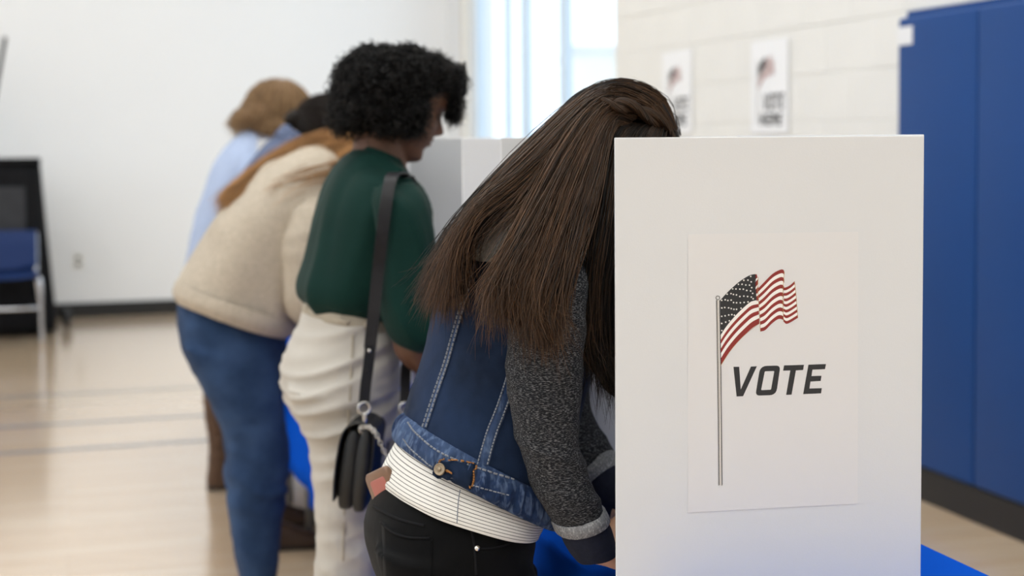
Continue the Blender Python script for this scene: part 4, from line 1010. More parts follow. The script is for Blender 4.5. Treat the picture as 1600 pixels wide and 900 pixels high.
g_near = [
 GP((1000, 175, 1.945), (960, 162, 1.94), (925, 176, 1.93), (882, 232, 1.91), (842, 305, 1.885), (810, 358, 1.855), (784, 405, 1.84), (760, 445, 1.83), (762, 490, 1.83)),
 GP((990, 180, 1.942), (955, 168, 1.937), (925, 186, 1.925), (890, 242, 1.90), (852, 315, 1.868), (820, 380, 1.835), (796, 430, 1.815), (784, 470, 1.81), (790, 505, 1.81)),
 GP((985, 184, 1.94), (955, 176, 1.934), (930, 198, 1.92), (902, 256, 1.892), (872, 330, 1.855), (845, 400, 1.822), (824, 450, 1.805), (814, 490, 1.80), (820, 522, 1.80)),
 GP((980, 190, 1.94), (955, 184, 1.932), (936, 210, 1.915), (915, 270, 1.885), (890, 345, 1.848), (866, 415, 1.815), (850, 465, 1.80), (843, 505, 1.795), (852, 536, 1.795)),
 GP((978, 194, 1.938), (958, 194, 1.93), (943, 222, 1.912), (926, 285, 1.88), (906, 355, 1.845), (888, 420, 1.812), (876, 470, 1.80), (872, 510, 1.795), (876, 540, 1.795))]
g_front = [
 GP((985, 196, 1.938), (970, 205, 1.928), (957, 240, 1.915), (946, 310, 1.885), (934, 380, 1.86), (925, 440, 1.85), (921, 500, 1.845), (922, 548, 1.845), (934, 582, 1.85)),
 GP((1000, 198, 1.937), (984, 210, 1.926), (968, 250, 1.915), (956, 320, 1.89), (946, 390, 1.87), (938, 450, 1.86), (935, 520, 1.855), (942, 570, 1.855), (954, 606, 1.86)),
 GP((1020, 200, 1.94), (1005, 220, 1.928), (990, 270, 1.915), (978, 340, 1.90), (968, 410, 1.885), (960, 470, 1.875), (958, 540, 1.87), (964, 590, 1.87), (972, 630, 1.875)),
 GP((1040, 205, 1.945), (1030, 235, 1.93), (1018, 290, 1.915), (1005, 360, 1.905), (996, 430, 1.895), (990, 500, 1.89), (986, 560, 1.885), (990, 610, 1.885), (996, 650, 1.885))]
g_farside = [
 GP((1052, 205, 2.05), (1040, 165, 2.08), (1005, 150, 2.11), (960, 160, 2.13), (915, 200, 2.145), (850, 270, 2.16), (780, 345, 2.17), (730, 400, 2.17), (705, 440, 2.16)),
 GP((1055, 212, 2.07), (1045, 190, 2.11), (1012, 190, 2.135), (970, 215, 2.15), (935, 260, 2.17), (890, 330, 2.20), (840, 400, 2.22), (800, 450, 2.23), (780, 490, 2.23)),
 GP((1056, 220, 2.09), (1048, 215, 2.125), (1030, 235, 2.145), (1010, 280, 2.16), (990, 350, 2.18), (970, 430, 2.19), (955, 500, 2.19), (950, 560, 2.19), (955, 600, 2.19)),
 GP((1058, 225, 2.09), (1058, 240, 2.12), (1050, 280, 2.14), (1035, 340, 2.15), (1020, 410, 2.155), (1008, 480, 2.155), (1000, 550, 2.15), (1000, 610, 2.15), (1004, 650, 2.15))]
def sheet(guides, inset, n=40, m=40, thick=.012):
    G = np.stack([catmull(g, n) for g in guides]); G = np.stack([catmull(G[:, i, :], m) for i in range(n)], axis=1)   # m,n,3
    V = G.reshape(-1, 3); F = [(a * n + b, a * n + b + 1, (a + 1) * n + b + 1, (a + 1) * n + b) for a in range(m - 1) for b in range(n - 2)]
    me = mk(V, F); nn = normals(me); c = coords(me)
    cen = at_u(850, 420, uA); sg = np.sign(np.mean(np.sum((c - cen) * nn, axis=1)))
    if sg < 0: me.flip_normals(); nn = -nn
    setcoords(me, c - nn * inset); return me
HAIR = empty('hair', hcA); HAIR.parent = A; HAIR.matrix_parent_inverse = Matrix.Translation(-Vector(A.location))
HAIR.location = Vector(hcA)
def hchild(o):
    o.parent = HAIR; o.matrix_parent_inverse = (Matrix.Translation(Vector(hcA))).inverted(); return o
for k, gs in enumerate((g_back, g_near, g_front, g_farside)):
    me = sheet(gs, .006); o = link('hair_mass', me, M_hairA_base, None); md = o.modifiers.new('t', 'SOLIDIFY'); md.thickness = .008; md.offset = -1; hchild(o)
# bridge between back sheet and near sheet over the upper part
me = sheet([g_back[2][:5], g_back[3][:5], g_near[0][:4], g_near[1][:4]], .008); o = link('hair_mass', me, M_hairA_base, None); hchild(o)
cap = [ellipsoid(headA.w(np.array([-.006, 0, .012])), headA.X * .096, headA.Y * .080, headA.Z * .103, 40, 28)]
me = mk(*cap[0], True)
c = coords(me); loc = np.stack([(c - headA.c) @ headA.X, (c - headA.c) @ headA.Y, (c - headA.c) @ headA.Z], axis=1)
face = (loc[:, 0] > .05) & (loc[:, 2] < .045)
push = np.where(face, np.minimum(0, .045 - loc[:, 0]), 0); c = c + headA.X[None] * push[:, None]; setcoords(me, c)
hchild(link('hair_mass', me, M_hairA_base, None))
for gs, cnt, sd, kw in ((g_back, 2900, 1, dict(spread=.005, rbase=(.15,.85))), ([g_back[1], g_back[2], g_back[3]], 1300, 2, dict(spread=.006)), (g_near, 3800, 3, dict(spread=.006)), (g_front, 1500, 4, dict(spread=.006, rbase=(.0, .25))), (g_farside, 1000, 5, dict(spread=.007, rbase=(.1, .5))), ([g_back[3][:6], g_near[0][:5], g_near[1][:5]], 700, 6, dict(spread=.005, tipvar=.25, jitter=.01))):
    hchild(strands('hair_strands', gs, cnt, M_hairA, None, seed=sd, n=18, radius=.00066, clump=.72, nclump=max(20, cnt // 60), wave=.0045, cvar=.24, **{'jitter': .016, **kw}))
hchild(strands('hair_strands', [g_back[3][:8], g_near[0][:8]], 90, M_hairA, None, seed=17, n=18, radius=.0006, clump=.2, nclump=14, spread=.006, wave=.004, jitter=.012))
# the twist pinned along the side of the head
tw = catmull(GP((1057, 226, 1.962), (1040, 200, 1.944), (1012, 180, 1.934), (985, 168, 1.930), (960, 164, 1.928), (938, 161, 1.934), (920, 168, 1.94)), 32)
rng = np.random.default_rng(9); cnt = 600; T = np.gradient(tw, axis=0); T /= np.linalg.norm(T, axis=1)[:, None]
Aax = np.cross(T, UA); Aax /= np.linalg.norm(Aax, axis=1)[:, None]; Bax = np.cross(T, Aax); s = np.linspace(0, 1, 32)
lobe = rng.integers(0, 2, cnt); r0 = np.sqrt(rng.uniform(0, 1, cnt)) * .0062; a0 = rng.uniform(0, 6.28, cnt)
env = (.55 + .45 * np.sin(np.pi * np.clip(s * 1.1, 0, 1)))
ang = lobe[:, None] * np.pi + s[None] * 11.0
cx = np.cos(ang) * .0062; cy_ = np.sin(ang) * .0062; lx = r0[:, None] * np.cos(a0[:, None] + s[None] * 9); ly = r0[:, None] * np.sin(a0[:, None] + s[None] * 9)
P = tw[None] + ((cx + lx) * env[None])[..., None] * Aax[None] + ((cy_ + ly) * env[None])[..., None] * Bax[None]
hchild(strand_mesh('twist', P, .00085, rng.uniform(.05, .6, cnt), M_hairA, None))
# fly-away hairs round the crown
rng = np.random.default_rng(12); fl = []
for k in range(90):
    t = rng.uniform(0, 2.9); i = int(t); g1 = g_back[i] if i < 3 else g_back[2]; j = rng.integers(1, 6); b = g1[j] * 1.0; d = rng.normal(0, 1, 3); d[2] = abs(d[2]) + .3; d /= np.linalg.norm(d)
    dirn = (g1[j + 1] - g1[j]); dirn /= np.linalg.norm(dirn); ln = rng.uniform(.03, .07)
    q = np.linspace(0, 1, 30)[:, None]; fl.append(b + dirn * q * ln + d * (q - q ** 2 * .7) * ln * .55)
hchild(strand_mesh('flyaway_hair', np.array(fl), .00022, rng.uniform(.3, .8, 90), M_hairA, None))
# ================================================================== SECOND VOTER (green top, curly black hair, cream trousers)
M_green = fabric('dark_green_satin_knit', srgb(13, 44, 39), amt=0.12, nscale=14, weave=900, bump=0.12, rough=0.65, sheen=0.03)
M_cream = fabric('cream_cotton_trousers', srgb(190, 184, 175), amt=0.04, nscale=20, weave=900, bump=0.15)
M_cream_seam = fabric('cream_seam', srgb(172, 162, 146), amt=0.06, nscale=80)
M_leather = material('black_bag_leather', srgb(13, 13, 14), 0.45, noise_scale=60, noise_amt=0.2, bump=0.25, bump_scale=700)
M_strap = material('black_strap_leather', srgb(27, 26, 29), 0.42, spec=.3, noise_scale=60, noise_amt=0.15, bump=0.1, bump_scale=600)
M_curl = hair_material('black_curly_hair', srgb(6, 5, 5), srgb(26, 21, 19), .5)
M_curl_base = material('black_hair_mass', srgb(8, 7, 7), .8, spec=.05, noise_scale=90, noise_amt=.35, bump=.8, bump_scale=160)
uB = 3.0
B = person('person in a dark green top and cream trousers, looking down', at_u(540, 600, uB))
# trousers
pelB = [sec(480, 474, 616, 494, uB, .132), sec(478, 484, 618, 502, uB, .138), sec(460, 528, 622, 538, uB, .158), sec(440, 580, 620, 588, uB, .172), sec(446, 628, 618, 630, uB, .172), sec(472, 668, 616, 670, uB, .16)]
def legB(u, dx): return [sec(446 + dx, 606, 614 + dx, 610, u, .085), sec(462 + dx, 655, 612 + dx, 655, u, .087), sec(480 + dx, 695, 604 + dx, 695, u, .083), sec(488 + dx, 750, 594 + dx, 750, u, .076), sec(494 + dx, 815, 590 + dx, 815, u, .072), sec(494 + dx, 870, 588 + dx, 870, u, .070), sec(490 + dx, 950, 590 + dx, 950, u, .070), sec(500 + dx, 1060, 590 + dx, 1060, u, .066), sec(506 + dx, 1170, 592 + dx, 1170, u, .064), sec(504 + dx, 1215, 596 + dx, 1215, u, .066)]
tb = remesh([loft(pelB, 30, 48)[:2], loft(legB(uB - .088, 0), 44, 36)[:2], loft(legB(uB + .088, 22), 44, 36)[:2]], .006, 6)
def tbd(c, n):
    l = local(c); z = l[2]; q = np.array([l[0] * .9, l[1], l[2] - .32 * l[0]])
    k = .011 * max(0, 1 - abs(z - .83) / .22) + .005
    knee = .006 * max(0, 1 - abs(z - .52) / .14)
    return k * (ridge(q, (2.5, 3, 30), 1.3) - .5) + knee * ridge(np.array([l[0], l[1], l[2] + .5 * l[0]]), (4, 4, 16), 8) + .003 * nz(l, (9, 9, 9), 4)
displace(tb, lambda c, n: tbd(c, n) * (.25 + .75 * abs(n @ UA))); link('trousers', tb, M_cream, B); bb = bvh_of(tb)
V, F, s, th = loft([sec(478, 492, 619, 511, uB, .141), sec(477, 483, 619, 502, uB, .141), sec(479, 474, 617, 493, uB, .137)], 14, 80, caps=False)
me = mk(V, F, True); displace(me, lambda c, n: .003 + .0015 * nz(c, (18, 18, 18))); o = link('waistband', me, M_cream_seam, B); md = o.modifiers.new('t', 'SOLIDIFY'); md.thickness = .004; md.offset = -1
bwb = bvh_of(me)
for x, y in ((482, 484), (532, 497), (590, 505)): ribbon('belt_loop', bwb, [(x, y - 9), (x - 1, y), (x - 2, y + 13)], .012, .0035, M_cream_seam, B, m=8)
ribbon('side_seam', bb, [(552, 520), (549, 580), (546, 640), (540, 720), (538, 800), (536, 880)], .005, .001, M_cream_seam, B, m=60)
# green top
tpB = [sec(477, 478, 616, 493, uB, .142), sec(468, 463, 624, 484, uB, .160), sec(468, 442, 640, 460, uB, .172), sec(480, 405, 652, 420, uB, .178), sec(492, 360, 660, 375, uB, .183), sec(505, 315, 662, 330, uB, .19), sec(522, 276, 650, 296, uB, .175), sec(540, 252, 636, 276, uB, .120), sec(556, 236, 628, 262, uB, .075)]
V, F, s, th = loft(tpB, 90, 110); me = mk(V, F, True)
def tpd(c, n):
    l = local(c); return .011 * ridge(np.array([l[0] - .35 * l[2], l[1], l[2]]), (9, 8, 2.2), 2.7) + .005 * nz(l, (8, 8, 4), 6) - .004
displace(me, tpd); link('top', me, M_green, B)
V, F, s, th = loft([sec(552, 243, 632, 270, uB, .085), sec(558, 232, 628, 258, uB, .074), sec(562, 226, 625, 251, uB, .070)], 10, 50, caps=False); o = link('neckband', mk(V, F, True), M_green, B); md = o.modifiers.new('t', 'SOLIDIFY'); md.thickness = .004
uS = uB - .19
sB = [sec(578, 292, 648, 282, uS + .04, .05), sec(580, 318, 664, 305, uS + .01, .062), sec(586, 360, 677, 350, uS - .005, .068), sec(592, 410, 684, 405, uS - .01, .072), sec(597, 460, 688, 458, uS - .012, .076), sec(600, 505, 688, 510, uS - .012, .076), sec(610, 532, 682, 538, uS - .01, .066), sec(626, 545, 668, 550, uS - .01, .042)]
def sbd(c, n):
    l = local(c); return .011 * ridge(np.array([l[0] + .2 * l[2], l[1], l[2]]), (12, 9, 3), 5.2) + .003 * nz(l, (14, 14, 10), 3) - .003
V, F, s, th = loft(sB, 80, 70); me = mk(V, F, True); displace(me, sbd); link('sleeve', me, M_green, B)
dS = UA * .38 + WA * .03
V, F, s, th = loft([(c + dS, a, b, e) for c, a, b, e in sB], 60, 50); me = mk(V, F, True); displace(me, sbd); link('sleeve', me, M_green, B)
# head
chin = at_u(656, 254, uB); pB = math.radians(22)
fx = WA * math.cos(pB) - ZA * math.sin(pB); ux = ZA * math.cos(pB) + WA * math.sin(pB)
headB = Head(chin - (fx * .080 + ux * (.008 - .125)), pB, 0.0, 1.0)
neck0, neck1 = at_u(590, 262, uB), headB.w(np.array([-.03, 0, -.06]))
elR = at_u(650, 540, uS - .01); wrB = L(.86, uB - .12, .80)
elL = elR + dS; wrBL = L(.88, uB + .12, .782)
bodyB = headB.parts() + [tube([neck0 - ZA * .06 + WA * .01, neck0, (neck0 + neck1) / 2, neck1, headB.w(np.array([-.02, 0, 0]))], [.075, .060, .054, .054, .055], 22, 28),
    loft(shrink(tpB, .82), 40, 36)[:2], loft(shrink(sB[1:], .55), 30, 20)[:2], loft([(c + dS, a * .55, b * .55, e) for c, a, b, e in sB[1:]], 30, 20)[:2],
    loft(shrink(pelB, .86), 20, 36)[:2], loft(shrink(legB(uB - .088, 0), .78), 24, 24)[:2], loft(shrink(legB(uB + .088, 22), .78), 24, 24)[:2],
    tube([at_u(646, 500, uS - .01), elR, (elR + wrB) / 2 + ZA * .0, wrB], [.042, .043, .037, .026], 18, 22), tube([at_u(646, 500, uS) + dS, elL, (elL + wrBL) / 2, wrBL], [.042, .043, .037, .026], 18, 22)]
bodyB += hand_parts(wrB, WA * .95 - ZA * .08 + UA * .15, -ZA * .5 + UA * .85, UA + ZA * .5, .95, .6) + hand_parts(wrBL, WA * .95 - ZA * .04 - UA * .1, -ZA, -UA, .95, .15)
me = remesh(bodyB, .004, 2, .5, .4); link('body', me, M_skin_brown, B)
headB.face_parts(B, M_lip, M_lash)
M_shoe_w = material('white_canvas_shoe', srgb(220, 218, 212), .6, noise_scale=60, noise_amt=.04)
for u, dx in ((uB - .088, 0), (uB + .088, 22)):
    p = at_u(500 + dx, 1225, u); V, F = shoe_parts(p, WA, .245); link('shoe', mk(V, F, True), M_shoe_w, B)
# curly hair
K_ = 1 / 754.0
def hc_(px, py, u, rx, ry, rl): return ellipsoid(at_u(px, py, u), WA * rx * K_, UA * rl, ZA * ry * K_, 28, 20)
blobs = [(590, 140, uB, 74, 74, .118), (566, 165, uB, 52, 44, .112), (630, 128, uB, 62, 62, .108), (668, 120, uB, 42, 44, .092), (702, 128, uB, 24, 30, .075), (600, 185, uB - .02, 46, 30, .10), (545, 180, uB, 34, 26, .095), (708, 165, uB, 10, 26, .06), (640, 172, uB - .085, 34, 42, .03), (640, 172, uB + .085, 34, 42, .03)]
hm = remesh([hc_(*b) for b in blobs], .007, 5)
displace(hm, lambda c, n: .006 * nz(c, (38, 38, 38)) + .004 * nz(c, (80, 80, 80), 3) - .004)
HB = empty('hair', headB.c); HB.parent = B; HB.matrix_parent_inverse = Matrix.Translation(-Vector(B.location))
def hbchild(o): o.parent = HB; o.matrix_parent_inverse = Matrix.Translation(-Vector(headB.c)); return o
hbchild(link('hair_mass', hm, M_curl_base, None))
rng = np.random.default_rng(5); hc = coords(hm); hn = normals(hm); cnt = 4000; n = 22
pick = rng.integers(0, len(hc), cnt); s = np.linspace(0, 1, n)
root = hc[pick] - hn[pick] * .012; nd = hn[pick] + rng.normal(0, .45, (cnt, 3)) + np.array([0, 0, -.25]); nd /= np.linalg.norm(nd, axis=1)[:, None]
ln = rng.uniform(.016, .034, cnt); a = np.cross(nd, rng.normal(0, 1, (cnt, 3))); a /= np.linalg.norm(a, axis=1)[:, None]; b = np.cross(nd, a)
turns = rng.uniform(1.3, 2.8, cnt); rad = rng.uniform(.0035, .0075, cnt); ph = rng.uniform(0, 6.28, cnt)
ang = s[None] * 6.28 * turns[:, None] + ph[:, None]; rr = rad[:, None] * (.3 + .7 * s[None])
P = root[:, None] + nd[:, None] * (ln[:, None] * s[None])[..., None] + a[:, None] * (rr * np.cos(ang))[..., None] + b[:, None] * (rr * np.sin(ang))[..., None]
P[..., 2] -= (s ** 2)[None] * .008
hbchild(strand_mesh('curls', P, .00105, rng.uniform(0, 1, cnt) ** 2, M_curl, None))
# loose curls hanging before the forehead
fr = []
for k in range(170):
    x0 = rng.uniform(690, 728); y0 = rng.uniform(95, 130); u0 = uB + float(np.clip(rng.normal(0, .035), -.06, .06)); yl = rng.uniform(30, 78) * (1 if x0 < 715 else .8); ph0 = rng.uniform(0, 6.28); t = rng.uniform(2.5, 5)
    base = np.array([at_u(x0 + (1 - abs(q * 2 - 1)) * 4 + (703 - x0) * .35 * q, y0 + yl * q, u0) for q in np.linspace(0, 1, n)])
    r = .005 * (.4 + .6 * s); base += WA * (r * np.cos(s * 6.28 * t + ph0))[:, None] + UA * (r * np.sin(s * 6.28 * t + ph0))[:, None]; fr.append(base)
hbchild(strand_mesh('front_curls', np.array(fr), .0010, rng.uniform(0, .8, len(fr)) ** 2, M_curl, None))
# ---- shoulder bag
bag = empty('shoulder_bag', at_u(600, 730, 2.76)); tag(bag, 'small black leather bag with chain, hanging by the cream trousers', 'bag')
k0 = at_u(577, 735, 2.735)                     # nearest vertical edge
gx = (-WA * .93 + UA * .36); gx /= np.linalg.norm(gx); fx_ = (WA * .46 + UA * .60); fx_ = fx_ - gx * (fx_ @ gx); fx_ /= np.linalg.norm(fx_)
HT, TK, LN = .082, .030, .105
def bagshell(c, hl, ht, tk, mat, name, round_top=.6, lean=0.0):
    prof = []
    for t in np.linspace(0, 2 * np.pi, 40, endpoint=False):
        x, z = math.cos(t), math.sin(t); e = .45 if z < 0 else .75; prof.append((math.copysign(abs(x) ** e, x) * tk, math.copysign(abs(z) ** e, z) * ht))
    V = []; m = len(prof)
    for l, k in ((-hl, .9), (-hl + .006, 1.0), (-hl * .5, 1.01), (0, 1.01), (hl * .5, 1.01), (hl - .006, 1), (hl, .9)):
        V += [c + fx_ * l + gx * (x * k + lean * z) + ZA * z * k for x, z in prof]
    F = [(r * m + j, r * m + (j + 1) % m, (r + 1) * m + (j + 1) % m, (r + 1) * m + j) for r in range(6) for j in range(m)] + [tuple(range(m - 1, -1, -1)), tuple(6 * m + j for j in range(m))]
    return link(name, mk(V, F, True), mat, bag)
cb = k0 + gx * TK + fx_ * LN
bagshell(cb + gx * .010, LN * .97, HT * .95, .017, M_leather, 'body', lean=-.12)
bagshell(cb - gx * .016, LN, HT, .015, M_leather, 'front_pocket', lean=-.1)
# flap over the top and front
V = []; m = 14; pr = [(.034, -.06), (.036, -.02), (.034, .03), (.028, .07), (.012, .088), (-.012, .089), (-.03, .076), (-.034, .04), (-.033, .0), (-.031, -.035)]
pr = catmull([(x, z) for x, z in pr], 36)
for l in np.linspace(-1, 1, m): V += [cb + fx_ * l * (LN + .002) + gx * (x - .1 * z) + ZA * z for x, z in pr]
F = [(r * 36 + j, r * 36 + j + 1, (r + 1) * 36 + j + 1, (r + 1) * 36 + j) for r in range(m - 1) for j in range(35)]
o = link('flap', mk(V, F, True), M_leather, bag); md = o.modifiers.new('t', 'SOLIDIFY'); md.thickness = .003; md.offset = 0
def strap(pts, wid, name, mat, wdir, th_=.0016):
    C = catmull(np.array(pts), 70); T = np.gradient(C, axis=0); T /= np.linalg.norm(T, axis=1)[:, None]; V = []
    for i, c in enumerate(C):
        wd = wdir[0] * (1 - i / 69) + wdir[1] * (i / 69); wd = wd - T[i] * (wd @ T[i]); wd /= np.linalg.norm(wd); nn = np.cross(T[i], wd)
        V += [c - wd * wid - nn * th_, c - wd * wid + nn * th_, c + wd * wid + nn * th_, c + wd * wid - nn * th_]
    F = [(i * 4 + j, i * 4 + (j + 1) % 4, (i + 1) * 4 + (j + 1) % 4, (i + 1) * 4 + j) for i in range(69) for j in range(4)] + [(0, 1, 2, 3), (276, 279, 278, 277)]
    return link(name, mk(V, F, True), mat, bag, False)
P1 = [at_u(632, 275, 2.885), at_u(622, 270, 2.835), at_u(612, 276, 2.785), at_u(605, 306, 2.755), at_u(598, 360, 2.746), at_u(591, 420, 2.758), at_u(584, 490, 2.752), at_u(578, 545, 2.75)]
strap(P1, .0118, 'strap', M_strap, (WA, WA * .95 - UA * .3))
P2 = [at_u(579, 540, 2.748), at_u(575, 575, 2.747), at_u(571, 605, 2.746), at_u(569, 632, 2.745)]
strap(P2, .0105, 'strap_tab', M_leather, (WA, WA))
P3 = [at_u(632, 275, 2.885), at_u(642, 284, 2.865), at_u(652, 340, 2.93), at_u(655, 420, 2.96), at_u(645, 500, 2.93), at_u(635, 570, 2.85), at_u(633, 632, 2.80)]
strap(P3, .0105, 'strap', M_strap, (WA, WA))
for x, y, u in ((577, 548, 2.744), (574, 580, 2.743)):
    V, F = ellipsoid(at_u(x, y, u), WA * .0035, UA * .002, ZA * .0035, 12, 8); link('stud', mk(V, F, True), M_silver if x == 577 else M_strap, bag)
def ring(c, ax, ay, R, r, name='ring', stretch=1.0, parent=bag):
    V, F = [], []; n1, n2 = 22, 8; an = np.cross(ax, ay)
    for i in range(n1):
        t = 2 * math.pi * i / n1; d = ax * math.cos(t) + ay * math.sin(t) * stretch; dd = ax * math.cos(t) + ay * math.sin(t)
        for j in range(n2):
            q = 2 * math.pi * j / n2; V.append(c + d * R + (dd * math.cos(q) + an * math.sin(q)) * r)
    F = [(i * n2 + j, ((i + 1) % n1) * n2 + j, ((i + 1) % n1) * n2 + (j + 1) % n2, i * n2 + (j + 1) % n2) for i in range(n1) for j in range(n2)]
    return link(name, mk(V, F, True), M_silver, parent)
for x, u in ((569, 2.745), (633, 2.80)):
    ring(at_u(x, 638, u), WA, ZA, .0115, .0026, 'strap_ring')
    V, F = tube([at_u(x, 645, u), at_u(x + 1, 655, u), at_u(x + 1, 666, u)], [.003, .0042, .003], 8, 10); link('clasp', mk(V, F, True), M_silver, bag)
    ring(at_u(x - 1, 670, u - .002), WA, ZA, .008, .0022, 'clasp_ring')
ch = catmull(np.array([at_u(562, 668, 2.742), at_u(578, 668, 2.728), at_u(590, 682, 2.715), at_u(600, 705, 2.71), at_u(613, 722, 2.71), at_u(630, 726, 2.72), at_u(645, 700, 2.76), at_u(636, 672, 2.79)]), 28)
for i in range(27):
    t = ch[i + 1] - ch[i]; t /= np.linalg.norm(t); side = np.cross(t, UA); side /= np.linalg.norm(side); a = side if i % 2 else (UA - t * (UA @ t)); a /= np.linalg.norm(a)
    ring((ch[i] + ch[i + 1]) / 2, a, t, .0036, .0009, 'chain_link', stretch=1.4)
# ================================================================== THE THREE VOTERS FARTHER DOWN THE ROW
M_oat = fabric('oatmeal_wool_knit', srgb(180, 168, 152), amt=0.10, nscale=60, weave=260, bump=0.8, fleck=srgb(208, 197, 180), fleck_scale=140, fleck_stretch=(1, 1, 1), fleck_amt=0.4)
M_jean = fabric('mid_blue_denim', srgb(43, 62, 92), amt=0.15, nscale=40, weave=900, bump=0.3, fade=srgb(78, 104, 142))
M_jean2 = fabric('navy_denim', srgb(36, 44, 66), amt=0.15, nscale=40, weave=900, bump=0.3)
M_sky = fabric('pale_blue_shirt_cotton', srgb(164, 178, 206), amt=0.06, nscale=30, weave=900, bump=0.1, fleck=srgb(190, 200, 222), fleck_scale=160, fleck_stretch=(3, 3, .15), fleck_amt=.5)
M_plaid = fabric('slate_blue_check_shirt', srgb(96, 106, 132), amt=0.3, nscale=26, weave=900, bump=0.1, fleck=srgb(48, 56, 76), fleck_scale=40, fleck_stretch=(1, 1, 1), fleck_amt=.7)
M_boot = material('brown_suede_boot', srgb(84, 60, 42), .8, noise_scale=40, noise_amt=.15, bump=.3, bump_scale=200)
M_boot_sole = material('dark_boot_sole', srgb(40, 32, 27), .7, noise_scale=60, noise_amt=.15)
M_shoe_br = material('dark_brown_shoe_leather', srgb(58, 40, 30), .5, noise_scale=50, noise_amt=.2)
M_hairC = hair_material('light_brown_hair', srgb(120, 84, 52), srgb(205, 160, 108), .45)
M_hairC_b = material('light_brown_hair_mass', srgb(170, 126, 82), .5, spec=.1, noise_scale=60, noise_amt=.25, bump=.5, bump_scale=200)
M_hairE = hair_material('dark_blond_hair', srgb(104, 80, 58), srgb(184, 150, 110), .45)
M_hairE_b = material('dark_blond_hair_mass', srgb(120, 94, 68), .5, spec=.1, noise_scale=50, noise_amt=.25, bump=.5, bump_scale=200)
M_hairD = hair_material('near_black_hair', srgb(20, 16, 14), srgb(56, 44, 38), .45)
M_hairD_b = material('near_black_hair_mass', srgb(28, 23, 20), .5, spec=.1, noise_scale=50, noise_amt=.25, bump=.5, bump_scale=200)

def wr(a, sc, o): return lambda c, n: a * ridge(local(c), sc, o) + .6 * a * nz(local(c), (8, 8, 8), o) - a * .6
def build_voter(P, u0, torso, pelvis, legs, near_arm, head_px, pitch, mats, hands_z=.80, arm_r=(.06, .055, .05, .04), far_arm_du=.38, voxel=.008, sleeve_mat=None):
    tm, pm, sk = mats
    t = remesh([loft(pelvis, 26, 40)[:2]] + [loft(l, 34, 30)[:2] for l in legs], .008, 5)
    displace(t, lambda c, n: .013 * max(.2, 1 - abs(local(c)[2] - .46) / .12) * ridge(local(c), (5, 5, 19), 2.2) + .002 * nz(c, (9, 9, 12)) - .002)
    link('trousers', t, pm, P)
    V, F, s, th = loft(torso, 70, 80); me = mk(V, F, True); displace(me, wr(.009, (7, 6, 5), 3.3)); link('top', me, tm, P)
    arms = [near_arm, [a + UA * far_arm_du for a in near_arm]]
    w0 = near_arm[-1]; bparts = []
    for k, a in enumerate(arms):
        if k == 1: a = a[:-2] + [a[-2] - UA * .04 + ZA * .03, L(w0 @ WA + .02, u0 + .13, hands_z)]
        rr = [arm_r[min(i, len(arm_r) - 1)] for i in range(len(a))]; rr[-1] = .036
        V, F = tube(a, rr, 50, 40); me = mk(V, F, True); displace(me, wr(.005, (8, 8, 14), 1.1 + k)); link('sleeve', me, sleeve_mat or tm, P)
        bparts.append(tube(a, [.034] * (len(a) - 1) + [.024], 24, 18))
        d = (a[-1] - a[-2]); d = d / np.linalg.norm(d); f = WA * .9 + d * .4; f[2] = -.06; wrist = a[-1] + d * .012
        bparts += hand_parts(wrist, f, (-ZA * .5 + UA * .85) if k == 0 else -ZA, (UA + ZA * .5) if k == 0 else -UA, .95, .55 if k == 0 else .12)
    hd = Head(head_px, pitch, 0.0, 1.0); nb = torso[-1][0]
    bparts += hd.parts() + [tube([nb - (torso[-1][0] - torso[-2][0]) * .5, nb, hd.w(np.array([-.03, 0, -.065])), hd.w(np.array([-.02, 0, 0]))], [.065, .058, .054, .055], 18, 24), loft(shrink(torso, .8), 30, 30)[:2], loft(shrink(pelvis, .82), 18, 30)[:2]] + [loft(shrink(l, .76), 24, 20)[:2] for l in legs]
    link('body', remesh(bparts, .006, 2, .5, .45), sk, P); hd.face_parts(P, M_lip, M_lash)
    return hd
# ---- beige sweater, blue jeans
uC = 3.9
C = person('person in a beige knit sweater and blue jeans, leaning far forward', at_u(360, 560, uC))
torC = [sec(276, 462, 446, 516, uC, .175), sec(273, 448, 462, 508, uC, .192), sec(290, 412, 478, 470, uC, .195), sec(318, 362, 492, 420, uC, .195), sec(358, 310, 512, 372, uC, .198), sec(408, 262, 532, 336, uC, .195), sec(458, 232, 548, 300, uC, .15), sec(500, 222, 556, 272, uC, .085), sec(520, 215, 562, 258, uC, .065)]
pelC = [sec(286, 452, 440, 492, uC, .14), sec(278, 475, 446, 505, uC, .155), sec(276, 510, 446, 540, uC, .17), sec(288, 558, 442, 580, uC, .17), sec(316, 606, 440, 615, uC, .15)]
def legC(u, dx): return [sec(284 + dx, 540, 438 + dx, 570, u, .084), sec(312 + dx, 596, 440 + dx, 612, u, .086), sec(338 + dx, 648, 446 + dx, 655, u, .080), sec(353 + dx, 695, 453 + dx, 700, u, .074), sec(358 + dx, 745, 447 + dx, 748, u, .068), sec(359 + dx, 800, 442 + dx, 800, u, .064), sec(366 + dx, 855, 438 + dx, 855, u, .058), sec(380 + dx, 920, 432 + dx, 920, u, .048), sec(386 + dx, 1000, 432 + dx, 1000, u, .045), sec(388 + dx, 1015, 434 + dx, 1015, u, .046)]
armC = [at_u(484, 318, uC - .15), at_u(484, 360, uC - .185), at_u(482, 420, uC - .19), at_u(486, 470, uC - .185), at_u(530, 500, uC - .16), L(.80, uC - .12, .80)]
hdC = build_voter(C, uC, torC, pelC, [legC(uC - .088, 0), legC(uC + .088, -3)], armC, at_u(584, 206, uC), math.radians(50), (M_oat, M_jean, M_skin_light), arm_r=(.05, .066, .068, .068, .062, .04))
